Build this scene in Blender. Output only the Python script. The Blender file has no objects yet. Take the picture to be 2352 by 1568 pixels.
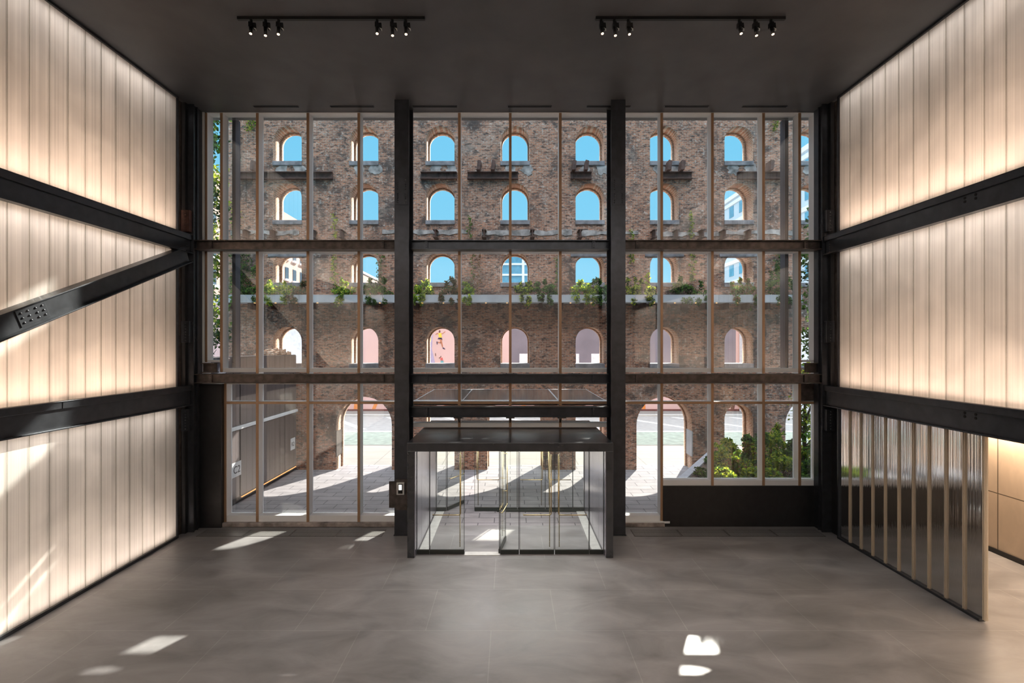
import bpy, bmesh, math, random
from mathutils import Vector, Matrix
random.seed(7)
S = bpy.context.scene
COL = S.collection
F, H, VX, VY = 1110.67, 5.2, 1172.0, 795.0      # focal length and horizon in pixels, eye height

# ------------------------------------------------------------------ camera
cam_d = bpy.data.cameras.new('camera'); cam = bpy.data.objects.new('camera', cam_d); COL.objects.link(cam)
cam_d.lens = 17.0; cam_d.sensor_width = 36.0; cam_d.clip_end = 600; cam_d.clip_start = 0.05
cam.location = (0, 0, H); cam.rotation_euler = (math.radians(90), 0, 0)
cam_d.shift_x = 4/2352.0; cam_d.shift_y = 11/2352.0
S.camera = cam
S.view_settings.view_transform = 'Standard'; S.view_settings.look = 'None'
S.view_settings.exposure = 0.12; S.view_settings.gamma = 1.0; S.view_settings.use_curve_mapping = False
c = S.cycles
c.use_denoising = True; c.max_bounces = 10; c.diffuse_bounces = 5; c.glossy_bounces = 4; c.transmission_bounces = 8
c.transparent_max_bounces = 24; c.caustics_reflective = False; c.caustics_refractive = False; c.sample_clamp_indirect = 4.0

# ------------------------------------------------------------------ sky and sun
W = bpy.data.worlds.new('sky'); S.world = W; W.use_nodes = True
nt = W.node_tree; nt.nodes.clear()
wo = nt.nodes.new('ShaderNodeOutputWorld'); bg = nt.nodes.new('ShaderNodeBackground')
tc = nt.nodes.new('ShaderNodeTexCoord'); sx = nt.nodes.new('ShaderNodeSeparateXYZ'); rp = nt.nodes.new('ShaderNodeValToRGB')
nt.links.new(tc.outputs['Generated'], sx.inputs[0]); nt.links.new(sx.outputs['Z'], rp.inputs[0])
hz = nt.nodes.new('ShaderNodeMapRange'); hz.inputs[1].default_value = .55; hz.inputs[2].default_value = .8; hz.inputs[3].default_value = 1.2; hz.inputs[4].default_value = 6.5
nt.links.new(sx.outputs['Z'], hz.inputs[0]); nt.links.new(hz.outputs[0], bg.inputs[1]); nt.links.new(rp.outputs[0], bg.inputs[0]); nt.links.new(bg.outputs[0], wo.inputs[0])
e = rp.color_ramp.elements
e[0].position = 0.0; e[0].color = (0.36, 0.68, 0.86, 1)
e[1].position = 1.0; e[1].color = (1.0, 1.0, 1.0, 1)
n_ = e.new(0.12); n_.color = (0.24, 0.62, 0.86, 1)
n_ = e.new(0.48); n_.color = (0.16, 0.55, 0.84, 1)
n_ = e.new(0.66); n_.color = (0.62, 0.76, 0.95, 1)
sun_d = bpy.data.lights.new('sun', 'SUN'); sun = bpy.data.objects.new('sun', sun_d); COL.objects.link(sun)
sun_d.energy = 19.0; sun_d.color = (1.0, 0.94, 0.84); sun_d.angle = 0.012
SUN = Vector((-.506, -1.0, -.676)).normalized()
sun.rotation_euler = SUN.to_track_quat('-Z', 'Y').to_euler()

def area(name, loc, sx_, sy_, power, color, direction, spread=180):
    d = bpy.data.lights.new(name, 'AREA'); d.shape = 'RECTANGLE'; d.size = sx_; d.size_y = sy_
    d.energy = power; d.color = color; d.spread = math.radians(spread)
    o = bpy.data.objects.new(name, d); COL.objects.link(o); o.location = loc
    dv = Vector(direction).normalized()
    z = -dv; y = Vector((0, 1, 0)); x = y.cross(z).normalized()      # long side runs along Y
    o.rotation_euler = Matrix((x, y.normalized() if abs(y.dot(z)) < .01 else z.cross(x), z)).transposed().to_euler()
    return o
WARM = (1.0, 0.74, 0.58)
# LED strips in the hollow behind the translucent wall linings: (side, floor of hollow, top of hollow, power)
for sd, z0, z1, pw in ((-1, 8.31, 11.9, 880), (-1, 4.12, 7.76, 880), (-1, .06, 3.54, 620), (1, 8.31, 11.9, 930), (1, 4.12, 7.76, 900)):
    X = sd * (9.36 if sd < 0 else 9.23)
    area('led_strip', (X, 3.6, z0 + .05), .34, 18.6, pw * .60, WARM if z0 > 1 else (1, .84, .74), (0, 0, 1))
    area('led_strip', (X, 3.6, z1 - .03), .34, 18.6, pw * .13, (1.0, .92, .88), (0, 0, -1))
area('corridor_cove_light', (11.9, 7.0, 3.50), .3, 12.0, 600, (1, .76, .55), (0, 0, -1))
area('vestibule_downlight', (0, 13.6, 2.59), 4.0, 2.6, 170, (1, .97, .95), (0, 0, -1))
area('added_fill_light', (0, -3.95, 11.8), 16.0, 2.9, 650, (1, .93, .87), (0, 0.1, -1))  # added lamp, unseen behind the camera, to brighten the floor

# ------------------------------------------------------------------ materials
def new_mat(name):
    m = bpy.data.materials.new(name); m.use_nodes = True
    return m, m.node_tree, m.node_tree.nodes['Principled BSDF']
def N(t, k, **kw):
    n = t.nodes.new(k)
    for a, b in kw.items(): setattr(n, a, b)
    return n
def plain(name, col, rough=.5, metal=0.0, var=.12, scale=6.0, bump=.0, spec=None, stretch=(1, 1, 1)):
    m, t, b = new_mat(name)
    tc = N(t, 'ShaderNodeTexCoord'); mp = N(t, 'ShaderNodeMapping'); mp.inputs['Scale'].default_value = stretch
    nz = N(t, 'ShaderNodeTexNoise'); nz.inputs['Scale'].default_value = scale; nz.inputs['Detail'].default_value = 5
    mr = N(t, 'ShaderNodeMapRange'); mr.inputs[1].default_value = .3; mr.inputs[2].default_value = .7
    mr.inputs[3].default_value = 1 - var; mr.inputs[4].default_value = 1 + var
    vm = N(t, 'ShaderNodeVectorMath', operation='SCALE'); vm.inputs[0].default_value = col[:3]
    t.links.new(tc.outputs['Object'], mp.inputs[0]); t.links.new(mp.outputs[0], nz.inputs['Vector'])
    t.links.new(nz.outputs[0], mr.inputs[0]); t.links.new(mr.outputs[0], vm.inputs['Scale']); t.links.new(vm.outputs[0], b.inputs['Base Color'])
    b.inputs['Roughness'].default_value = rough; b.inputs['Metallic'].default_value = metal
    if spec is not None: b.inputs['Specular IOR Level'].default_value = spec
    if bump:
        bp = N(t, 'ShaderNodeBump'); bp.inputs['Strength'].default_value = bump; bp.inputs['Distance'].default_value = .01
        t.links.new(nz.outputs[0], bp.inputs['Height']); t.links.new(bp.outputs[0], b.inputs['Normal'])
    return m
def emit(name, col, s):
    m, t, b = new_mat(name); b.inputs['Base Color'].default_value = (*col, 1)
    b.inputs['Emission Color'].default_value = (*col, 1); b.inputs['Emission Strength'].default_value = s
    return m
def fresnel(t, ior):
    # the same reflectance on entering and on leaving a thin sheet
    ge = N(t, 'ShaderNodeNewGeometry'); mi = N(t, 'ShaderNodeMapRange'); mi.inputs[3].default_value = ior; mi.inputs[4].default_value = 1 / ior
    fr = N(t, 'ShaderNodeFresnel'); t.links.new(ge.outputs['Backfacing'], mi.inputs[0]); t.links.new(mi.outputs[0], fr.inputs[0])
    return fr
def thin_glass(name, tint, rough=0.0, ior=1.5, boost=1.0):
    m, t, b = new_mat(name); t.nodes.remove(b); out = t.nodes['Material Output']
    tr = N(t, 'ShaderNodeBsdfTransparent'); tr.inputs[0].default_value = (*tint, 1)
    gl = N(t, 'ShaderNodeBsdfGlossy'); gl.inputs['Roughness'].default_value = rough; gl.inputs[0].default_value = (1, 1, 1, 1)
    fr = fresnel(t, ior)
    mu = N(t, 'ShaderNodeMath', operation='MULTIPLY'); mu.inputs[1].default_value = boost; mu.use_clamp = True
    mx = N(t, 'ShaderNodeMixShader')
    t.links.new(fr.outputs[0], mu.inputs[0]); t.links.new(mu.outputs[0], mx.inputs[0])
    t.links.new(tr.outputs[0], mx.inputs[1]); t.links.new(gl.outputs[0], mx.inputs[2]); t.links.new(mx.outputs[0], out.inputs[0])
    return m
def streak_bump(t, scale_y, dist, strength=.5):
    tc = N(t, 'ShaderNodeTexCoord'); mp = N(t, 'ShaderNodeMapping'); mp.inputs['Scale'].default_value = (1, scale_y, .12)
    nz = N(t, 'ShaderNodeTexNoise'); nz.inputs['Scale'].default_value = 1.0; nz.inputs['Detail'].default_value = 3
    bp = N(t, 'ShaderNodeBump'); bp.inputs['Strength'].default_value = strength; bp.inputs['Distance'].default_value = dist
    t.links.new(tc.outputs['Object'], mp.inputs[0]); t.links.new(mp.outputs[0], nz.inputs['Vector'])
    t.links.new(nz.outputs[0], bp.inputs['Height'])
    return bp, nz
def polycarb(name, dcol, tcol, ftrans, rough, clear=0.0, spec=1.0, bstr=.6):
    m, t, b = new_mat(name); t.nodes.remove(b); out = t.nodes['Material Output']
    bp, nz = streak_bump(t, 28, .02, bstr)
    mr = N(t, 'ShaderNodeMapRange'); mr.inputs[1].default_value = .35; mr.inputs[2].default_value = .65
    mr.inputs[3].default_value = .88; mr.inputs[4].default_value = 1.04
    v1 = N(t, 'ShaderNodeVectorMath', operation='SCALE'); v1.inputs[0].default_value = dcol
    v2 = N(t, 'ShaderNodeVectorMath', operation='SCALE'); v2.inputs[0].default_value = tcol
    t.links.new(nz.outputs[0], mr.inputs[0]); t.links.new(mr.outputs[0], v1.inputs['Scale']); t.links.new(mr.outputs[0], v2.inputs['Scale'])
    n2 = N(t, 'ShaderNodeTexNoise'); n2.inputs['Scale'].default_value = .9; n2.inputs['Detail'].default_value = 4; n2.inputs['Distortion'].default_value = .5
    t2 = N(t, 'ShaderNodeTexCoord'); q2 = N(t, 'ShaderNodeMapRange'); q2.inputs[1].default_value = .3; q2.inputs[2].default_value = .7; q2.inputs[3].default_value = .82; q2.inputs[4].default_value = 1.03
    q3 = N(t, 'ShaderNodeMath', operation='MULTIPLY'); t.links.new(t2.outputs['Object'], n2.inputs['Vector']); t.links.new(n2.outputs[0], q2.inputs[0]); t.links.new(q2.outputs[0], q3.inputs[0]); t.links.new(mr.outputs[0], q3.inputs[1])
    t.links.new(q3.outputs[0], v2.inputs['Scale'])
    df = N(t, 'ShaderNodeBsdfDiffuse'); tl = N(t, 'ShaderNodeBsdfTranslucent')
    t.links.new(v1.outputs[0], df.inputs[0]); t.links.new(v2.outputs[0], tl.inputs[0])
    mx = N(t, 'ShaderNodeMixShader'); mx.inputs[0].default_value = ftrans
    t.links.new(df.outputs[0], mx.inputs[1]); t.links.new(tl.outputs[0], mx.inputs[2])
    last = mx
    if clear:
        tr = N(t, 'ShaderNodeBsdfTransparent'); tr.inputs[0].default_value = (.9, .9, .88, 1)
        m2 = N(t, 'ShaderNodeMixShader'); m2.inputs[0].default_value = clear
        t.links.new(last.outputs[0], m2.inputs[1]); t.links.new(tr.outputs[0], m2.inputs[2]); last = m2
    gl = N(t, 'ShaderNodeBsdfGlossy'); gl.inputs['Roughness'].default_value = rough
    fr = fresnel(t, 1.5)
    mu = N(t, 'ShaderNodeMath', operation='MULTIPLY'); mu.inputs[1].default_value = spec; mu.use_clamp = True
    m3 = N(t, 'ShaderNodeMixShader')
    t.links.new(bp.outputs[0], gl.inputs['Normal']); t.links.new(fr.outputs[0], mu.inputs[0]); t.links.new(mu.outputs[0], m3.inputs[0])
    t.links.new(last.outputs[0], m3.inputs[1]); t.links.new(gl.outputs[0], m3.inputs[2]); t.links.new(m3.outputs[0], out.inputs[0])
    return m
def brick_mat(name, c1, c2, mortar, sootiness=.5, scale=1.0, bw=.215, bh=.072, ms=.012):
    m, t, b = new_mat(name)
    tc = N(t, 'ShaderNodeTexCoord'); sp = N(t, 'ShaderNodeSeparateXYZ'); ad = N(t, 'ShaderNodeMath', operation='ADD'); cb = N(t, 'ShaderNodeCombineXYZ')
    t.links.new(tc.outputs['Object'], sp.inputs[0]); t.links.new(sp.outputs[0], ad.inputs[0]); t.links.new(sp.outputs[1], ad.inputs[1])
    t.links.new(ad.outputs[0], cb.inputs[0]); t.links.new(sp.outputs[2], cb.inputs[1])
    br = N(t, 'ShaderNodeTexBrick'); br.inputs['Scale'].default_value = scale
    br.inputs['Brick Width'].default_value = bw; br.inputs['Row Height'].default_value = bh; br.inputs['Mortar Size'].default_value = ms
    br.inputs['Color1'].default_value = (*c1, 1); br.inputs['Color2'].default_value = (*c2, 1); br.inputs['Mortar'].default_value = (*mortar, 1)
    br.inputs['Bias'].default_value = -.1
    t.links.new(cb.outputs[0], br.inputs['Vector'])
    def nz(sc, det, lo, hi, dist=0):
        n = N(t, 'ShaderNodeTexNoise'); n.inputs['Scale'].default_value = sc; n.inputs['Detail'].default_value = det; n.inputs['Roughness'].default_value = .7
        n.inputs['Distortion'].default_value = dist
        r = N(t, 'ShaderNodeMapRange'); r.inputs[1].default_value = lo; r.inputs[2].default_value = hi
        t.links.new(tc.outputs['Object'], n.inputs['Vector']); t.links.new(n.outputs[0], r.inputs[0]); return r
    a = nz(.8, 8, .50, .62, .4); bno = nz(.55, 8, .53, .66, .3); g = nz(9, 3, .56, .72)
    mx = N(t, 'ShaderNodeMix', data_type='RGBA'); mx.inputs['B'].default_value = (.035, .028, .027, 1)
    ml = N(t, 'ShaderNodeMath', operation='MULTIPLY'); ml.inputs[1].default_value = sootiness
    t.links.new(a.outputs[0], ml.inputs[0]); t.links.new(ml.outputs[0], mx.inputs['Factor']); t.links.new(br.outputs[0], mx.inputs['A'])
    m2 = N(t, 'ShaderNodeMix', data_type='RGBA'); m2.inputs['B'].default_value = (.42, .36, .31, 1)
    ml2 = N(t, 'ShaderNodeMath', operation='MULTIPLY'); ml2.inputs[1].default_value = .32
    t.links.new(bno.outputs[0], ml2.inputs[0]); t.links.new(ml2.outputs[0], m2.inputs['Factor']); t.links.new(mx.outputs['Result'], m2.inputs['A'])
    m3 = N(t, 'ShaderNodeMix', data_type='RGBA'); m3.inputs['B'].default_value = (.62, .56, .5, 1)
    ml3 = N(t, 'ShaderNodeMath', operation='MULTIPLY'); ml3.inputs[1].default_value = .6
    t.links.new(g.outputs[0], ml3.inputs[0]); t.links.new(ml3.outputs[0], m3.inputs['Factor']); t.links.new(m2.outputs['Result'], m3.inputs['A'])
    mp2 = N(t, 'ShaderNodeMapping'); mp2.inputs['Scale'].default_value = (1, 1, 2.6); n4 = N(t, 'ShaderNodeTexNoise'); n4.inputs['Scale'].default_value = 4.5; n4.inputs['Detail'].default_value = 5; n4.inputs['Roughness'].default_value = .75
    r4 = N(t, 'ShaderNodeMapRange'); r4.inputs[1].default_value = .52; r4.inputs[2].default_value = .60; r4.inputs[4].default_value = sootiness * 1.1
    t.links.new(tc.outputs['Object'], mp2.inputs[0]); t.links.new(mp2.outputs[0], n4.inputs['Vector']); t.links.new(n4.outputs[0], r4.inputs[0])
    m4 = N(t, 'ShaderNodeMix', data_type='RGBA'); m4.inputs['B'].default_value = (.055, .038, .032, 1); t.links.new(r4.outputs[0], m4.inputs['Factor']); t.links.new(m3.outputs['Result'], m4.inputs['A'])
    t.links.new(m4.outputs['Result'], b.inputs['Base Color']); b.inputs['Roughness'].default_value = .9
    bp = N(t, 'ShaderNodeBump'); bp.inputs['Strength'].default_value = .6; bp.inputs['Distance'].default_value = .015; bp.invert = True
    t.links.new(br.outputs[1], bp.inputs['Height']); t.links.new(bp.outputs[0], b.inputs['Normal'])
    return m
def tile_mat(name, c1, c2, mortar, w, h, ms, rough=.4, off=.5, axes='XY', var=.25, nscale=.9, shift=(0, 0), spec=.5, bump=.0):
    m, t, b = new_mat(name)
    tc = N(t, 'ShaderNodeTexCoord'); sp = N(t, 'ShaderNodeSeparateXYZ'); cb = N(t, 'ShaderNodeCombineXYZ')
    t.links.new(tc.outputs['Object'], sp.inputs[0])
    for k, ax in enumerate(axes):
        a = N(t, 'ShaderNodeMath', operation='ADD'); a.inputs[1].default_value = shift[k] + 50 * (w if k == 0 else h)
        t.links.new(sp.outputs['XYZ'.index(ax)], a.inputs[0]); t.links.new(a.outputs[0], cb.inputs[k])
    br = N(t, 'ShaderNodeTexBrick'); br.inputs['Scale'].default_value = 1; br.offset = off
    br.inputs['Brick Width'].default_value = w; br.inputs['Row Height'].default_value = h; br.inputs['Mortar Size'].default_value = ms
    br.inputs['Mortar Smooth'].default_value = .0
    br.inputs['Color1'].default_value = (*c1, 1); br.inputs['Color2'].default_value = (*c2, 1); br.inputs['Mortar'].default_value = (*mortar, 1)
    t.links.new(cb.outputs[0], br.inputs['Vector'])
    nz = N(t, 'ShaderNodeTexNoise'); nz.inputs['Scale'].default_value = nscale; nz.inputs['Detail'].default_value = 7; nz.inputs['Roughness'].default_value = .6; nz.inputs['Distortion'].default_value = .6
    mp = N(t, 'ShaderNodeMapping'); mp.inputs['Rotation'].default_value = (0, 0, .6); mp.inputs['Scale'].default_value = (1, 2.2, 1)
    t.links.new(tc.outputs['Object'], mp.inputs[0]); t.links.new(mp.outputs[0], nz.inputs['Vector'])
    mr = N(t, 'ShaderNodeMapRange'); mr.inputs[1].default_value = .3; mr.inputs[2].default_value = .7; mr.inputs[3].default_value = 1 - var; mr.inputs[4].default_value = 1 + var
    vm = N(t, 'ShaderNodeVectorMath', operation='SCALE')
    t.links.new(nz.outputs[0], mr.inputs[0]); t.links.new(br.outputs[0], vm.inputs[0]); t.links.new(mr.outputs[0], vm.inputs['Scale']); t.links.new(vm.outputs[0], b.inputs['Base Color'])
    r2 = N(t, 'ShaderNodeMapRange'); r2.inputs[1].default_value = .3; r2.inputs[2].default_value = .7; r2.inputs[3].default_value = rough - .06; r2.inputs[4].default_value = rough + .08
    t.links.new(nz.outputs[0], r2.inputs[0]); t.links.new(r2.outputs[0], b.inputs['Roughness']); b.inputs['Specular IOR Level'].default_value = spec
    return m
def leaf_mat(name, col, tcol):
    m, t, b = new_mat(name); t.nodes.remove(b); out = t.nodes['Material Output']
    oi = N(t, 'ShaderNodeTexCoord'); nz = N(t, 'ShaderNodeTexNoise'); nz.inputs['Scale'].default_value = 5
    mr = N(t, 'ShaderNodeMapRange'); mr.inputs[1].default_value = .3; mr.inputs[2].default_value = .7; mr.inputs[3].default_value = .6; mr.inputs[4].default_value = 1.4
    t.links.new(oi.outputs['Object'], nz.inputs['Vector']); t.links.new(nz.outputs[0], mr.inputs[0])
    d = N(t, 'ShaderNodeBsdfDiffuse'); l = N(t, 'ShaderNodeBsdfTranslucent'); mx = N(t, 'ShaderNodeMixShader'); mx.inputs[0].default_value = .45
    for cc, nd in ((col, d), (tcol, l)):
        v = N(t, 'ShaderNodeVectorMath', operation='SCALE'); v.inputs[0].default_value = cc
        t.links.new(mr.outputs[0], v.inputs['Scale']); t.links.new(v.outputs[0], nd.inputs[0])
    t.links.new(d.outputs[0], mx.inputs[1]); t.links.new(l.outputs[0], mx.inputs[2]); t.links.new(mx.outputs[0], out.inputs[0])
    return m

M = dict(
    floor=tile_mat('stone_floor', (.242, .236, .238), (.225, .220, .222), (.295, .288, .288), 2.4, 1.5, .008, rough=.36, axes='XY', var=.3, nscale=.7, shift=(.35, .15), spec=.5),
    ceiling=plain('dark_ceiling', (.085, .085, .090), .5, var=.15, scale=1.2),
    plaster=plain('white_lining', (.82, .80, .77), .8),
    graywall=plain('grey_plaster', (.30, .28, .26), .7),
    blackwall=plain('black_board', (.012, .012, .013), .45, var=.3),
    tan=tile_mat('tan_panel', (.62, .50, .38), (.60, .48, .365), (.12, .09, .06), 1.19, 1.44, .012, rough=.5, off=0, axes='YZ', var=.08, nscale=1.5, shift=(-12.10, -1.52)),
    steel=plain('black_steel', (.068, .073, .083), .32, metal=.7, var=.15, scale=5, bump=.15, spec=.6),
    steel2=plain('worn_black_steel', (.085, .070, .062), .45, metal=.4, var=.45, scale=7, bump=.3, spec=.5),
    steel3=plain('blackened_plate', (.030, .032, .036), .24, var=.25, scale=3, spec=1.0),
    vestin=plain('satin_dark_panel', (.42, .40, .46), .22, metal=.85, var=.10, scale=1.5, stretch=(1, 1, .2)),
    cap=plain('warm_lit_cap', (.40, .25, .15), .35, metal=.3, var=.05, scale=2), alu=plain('pale_aluminium', (.86, .87, .88), .38, metal=.0, var=.03, scale=2),  # brown cap colour paints the warm room light on the frame fronts
    track=plain('black_track', (.006, .006, .006), .4),
    whitebit=plain('white_enamel', (.6, .6, .58), .4),
    slot=plain('black_slot', (.003, .003, .003), .7),
    grille=tile_mat('grille_bars', (.32, .31, .30), (.28, .27, .26), (.03, .03, .03), .03, 3.0, .008, rough=.35, off=0, axes='XY', var=.1),
    brass=plain('bronze_rod', (.46, .37, .20), .25, metal=1.0, var=.06),
    rail=plain('dark_rail', (.02, .024, .02), .35),
    glass=thin_glass('clear_glass', (.97, .985, .98), boost=1.8),
    doorglass=thin_glass('door_glass', (.975, .99, .975), boost=1.0),
    frost=polycarb('canopy_glass', (.42, .43, .44), (.5, .5, .5), .5, .10, clear=.45, spec=1.5, bstr=.05),
    pc=polycarb('backlit_polycarbonate', (.75, .73, .70), (.97, .95, .92), .62, .30),
    pclow=polycarb('clear_ribbed_polycarbonate', (.10, .095, .09), (.35, .33, .31), .5, .055, clear=.60, spec=13.0, bstr=.16),
    seam=polycarb('clear_seam_strip', (.9, .88, .84), (1, .98, .95), .8, .12, clear=.95, spec=1.5, bstr=.05),
    pcrib=polycarb('polycarbonate_rib', (.9, .82, .70), (.98, .90, .78), .6, .2, clear=.25, spec=1.6),
    brick=brick_mat('old_red_brick', (.46, .18, .10), (.19, .07, .042), (.38, .28, .21), .85),
    brick2=brick_mat('reveal_brick', (.50, .25, .14), (.36, .16, .09), (.58, .46, .35), .25),
    sill=plain('weathered_stone', (.20, .18, .185), .8, var=.4, scale=4),
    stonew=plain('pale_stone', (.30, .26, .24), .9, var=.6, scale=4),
    rust=plain('rusty_steel', (.085, .040, .030), .8, var=.5, scale=6, bump=.3),
    galv=plain('galvanised_trough', (.34, .35, .37), .6, var=.12, scale=2),
    paver=tile_mat('plaza_paver', (.245, .228, .235), (.215, .202, .212), (.10, .093, .10), .95, .42, .014, rough=.9, axes='XY', var=.18, nscale=1.2, spec=.08),
    concrete=tile_mat('sidewalk_concrete', (.20, .19, .18), (.19, .18, .17), (.13, .12, .115), 3.0, 1.6, .02, rough=.9, off=0, axes='XY', var=.1, spec=.08),
    greenlane=plain('green_lane_paint', (.25, .29, .245), .8, var=.25, scale=3),
    asphalt=plain('asphalt', (.26, .255, .25), .85, var=.15, scale=3),
    paint=plain('white_road_paint', (.5, .5, .49), .7, var=.1),
    pink=plain('pink_wall_paint', (.66, .44, .42), .8, var=.07, scale=.3),
    lav=plain('lavender_paint', (.42, .36, .52), .8, var=.1),
    greypaint=plain('grey_wall_paint', (.19, .165, .20), .85, var=.12, scale=.7),
    maroon=plain('maroon_base', (.15, .05, .045), .8),
    orange=plain('orange_paint', (.75, .26, .06), .7), yellow=plain('yellow_paint', (.85, .55, .05), .7),
    skin=plain('tan_paint', (.45, .17, .09), .7), navy=plain('purple_paint', (.06, .035, .09), .7), teal=plain('teal_paint', (.16, .38, .42), .7),
    red=plain('red_paint', (.6, .12, .11), .7), brown=plain('brown_paint', (.16, .07, .05), .7),
    bronze=plain('bronze_cladding', (.15, .125, .125), .34, metal=.35, var=.15, scale=1.2, stretch=(1, 4, .2)),
    darkcl=plain('dark_blue_post', (.05, .055, .075), .4, var=.1),
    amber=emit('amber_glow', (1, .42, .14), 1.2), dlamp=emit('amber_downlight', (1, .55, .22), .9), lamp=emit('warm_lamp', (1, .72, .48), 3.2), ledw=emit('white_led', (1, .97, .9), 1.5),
    paper=plain('white_paper', (.75, .75, .75), .8, var=.02), ink=plain('black_ink', (.02, .02, .02), .6),
    soil=plain('dark_soil', (.10, .07, .06), .95, var=.5, scale=6, bump=.4), curb=plain('grey_stone_curb', (.32, .33, .38), .7, var=.15),
    bark=plain('bark', (.10, .075, .055), .9, var=.4, scale=9), twig=plain('dry_twig', (.32, .24, .15), .9),
    leafA=leaf_mat('mid_green_leaf', (.07, .13, .035), (.16, .30, .05)), leafB=leaf_mat('yellow_green_leaf', (.22, .28, .04), (.55, .60, .06)),
    leafC=leaf_mat('dark_leaf', (.035, .06, .03), (.06, .11, .03)), leafD=leaf_mat('rusty_leaf', (.16, .09, .05), (.30, .16, .07)),
    hotel=plain('pale_blue_cladding', (.50, .60, .66), .5, var=.05), hotelw=plain('white_spandrel', (.75, .78, .80), .5, var=.03),
    winblue=plain('blue_window_glass', (.10, .30, .42), .1, var=.2, scale=1), redb=brick_mat('far_red_brick', (.36, .21, .16), (.32, .18, .14), (.38, .3, .26), .1, .5),
    windark=plain('dark_window_glass', (.05, .07, .09), .1), shopw=plain('white_render', (.75, .75, .78), .7), vangrey=plain('blue_awning', (.14, .22, .34), .6),
)

# ------------------------------------------------------------------ mesh helpers
def ploc(p):
    v = Vector((0, 0, 0))
    while p is not None: v += p.location; p = p.parent
    return v
class MB:
    def __init__(s): s.v = []; s.f = []
    def add(s, vs, fs):
        n = len(s.v); s.v += [tuple(x) for x in vs]; s.f += [tuple(i + n for i in f) for f in fs]; return s
    def box(s, x0, x1, y0, y1, z0, z1):
        x0, x1 = sorted((x0, x1)); y0, y1 = sorted((y0, y1)); z0, z1 = sorted((z0, z1))
        return s.add([(x, y, z) for x in (x0, x1) for y in (y0, y1) for z in (z0, z1)],
                     [(0, 1, 3, 2), (4, 6, 7, 5), (0, 4, 5, 1), (2, 3, 7, 6), (0, 2, 6, 4), (1, 5, 7, 3)])
    def obox(s, p0, p1, u, v, u0, u1, v0, v1):
        p0, p1, u, v = Vector(p0), Vector(p1), Vector(u).normalized(), Vector(v).normalized()
        vs = [p + u * a + v * b for p in (p0, p1) for a in (u0, u1) for b in (v0, v1)]
        fs = [(0, 1, 3, 2), (4, 6, 7, 5), (0, 4, 5, 1), (2, 3, 7, 6), (0, 2, 6, 4), (1, 5, 7, 3)]
        return s.add(vs, fs)
    def tube(s, pts, r, n=10, r2=None):
        pts = [Vector(p) for p in pts]; r2 = r if r2 is None else r2; base = len(s.v); up = None
        for i, p in enumerate(pts):
            d = (pts[min(i + 1, len(pts) - 1)] - pts[max(i - 1, 0)]).normalized()
            if up is None: up = Vector((0, 0, 1)) if abs(d.z) < .9 else Vector((0, 1, 0))
            a = d.cross(up).normalized(); b_ = a.cross(d).normalized(); up = b_
            rr = r + (r2 - r) * i / max(1, len(pts) - 1)
            for k in range(n):
                t = 2 * math.pi * k / n; s.v.append(tuple(p + a * math.cos(t) * rr + b_ * math.sin(t) * rr))
        for i in range(len(pts) - 1):
            for k in range(n):
                a = base + i * n + k; b_ = base + i * n + (k + 1) % n
                s.f.append((a, b_, b_ + n, a + n))
        s.f.append(tuple(base + k for k in range(n))[::-1]); s.f.append(tuple(base + (len(pts) - 1) * n + k for k in range(n)))
        return s
    def prism(s, poly, axis, a0, a1):            # extrude a flat outline along an axis
        def pt(p, a): return {'X': (a, p[0], p[1]), 'Y': (p[0], a, p[1]), 'Z': (p[0], p[1], a)}[axis]
        n = len(poly); vs = [pt(p, a0) for p in poly] + [pt(p, a1) for p in poly]
        fs = [tuple(range(n)), tuple(range(2 * n - 1, n - 1, -1))] + [(i, (i + 1) % n, (i + 1) % n + n, i + n) for i in range(n)]
        return s.add(vs, fs)
    def dome(s, c, r, axis, n=8):
        c = Vector(c); ax = Vector(axis).normalized(); a = ax.orthogonal().normalized(); b_ = ax.cross(a); base = len(s.v)
        for rr, hh in ((1, 0), (.8, .45), (.4, .75)):
            for k in range(n):
                t = 2 * math.pi * k / n; s.v.append(tuple(c + (a * math.cos(t) + b_ * math.sin(t)) * r * rr + ax * r * hh))
        for i in range(2):
            for k in range(n): s.f.append((base + i * n + k, base + i * n + (k + 1) % n, base + (i + 1) * n + (k + 1) % n, base + (i + 1) * n + k))
        s.f.append(tuple(base + 2 * n + k for k in range(n))); return s
    def build(s, name, mat, parent=None, smooth=False, bevel=0):
        off = ploc(parent); me = bpy.data.meshes.new(name)
        me.from_pydata([tuple(Vector(v) - off) for v in s.v], [], s.f); me.materials.append(mat)
        bm = bmesh.new(); bm.from_mesh(me); bmesh.ops.recalc_face_normals(bm, faces=bm.faces); bm.to_mesh(me); bm.free()
        if smooth:
            for p in me.polygons: p.use_smooth = True
        o = bpy.data.objects.new(name, me); COL.objects.link(o)
        if parent is not None: o.parent = parent
        if bevel:
            b = o.modifiers.new('bevel', 'BEVEL'); b.width = bevel; b.segments = 2; b.limit_method = 'ANGLE'
        return o
def tag(o, label=None, cat=None, group=None, kind=None):
    if label: o['label'] = label
    if cat: o['category'] = cat
    if group: o['group'] = group
    if kind: o['kind'] = kind
    return o
def thing(name, loc, label=None, cat=None, group=None, kind=None, parent=None):
    o = bpy.data.objects.new(name, None); o.empty_display_size = .2; COL.objects.link(o); o.location = Vector(loc) - ploc(parent)
    if parent is not None: o.parent = parent
    return tag(o, label, cat, group, kind)
_riv = {}
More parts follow.
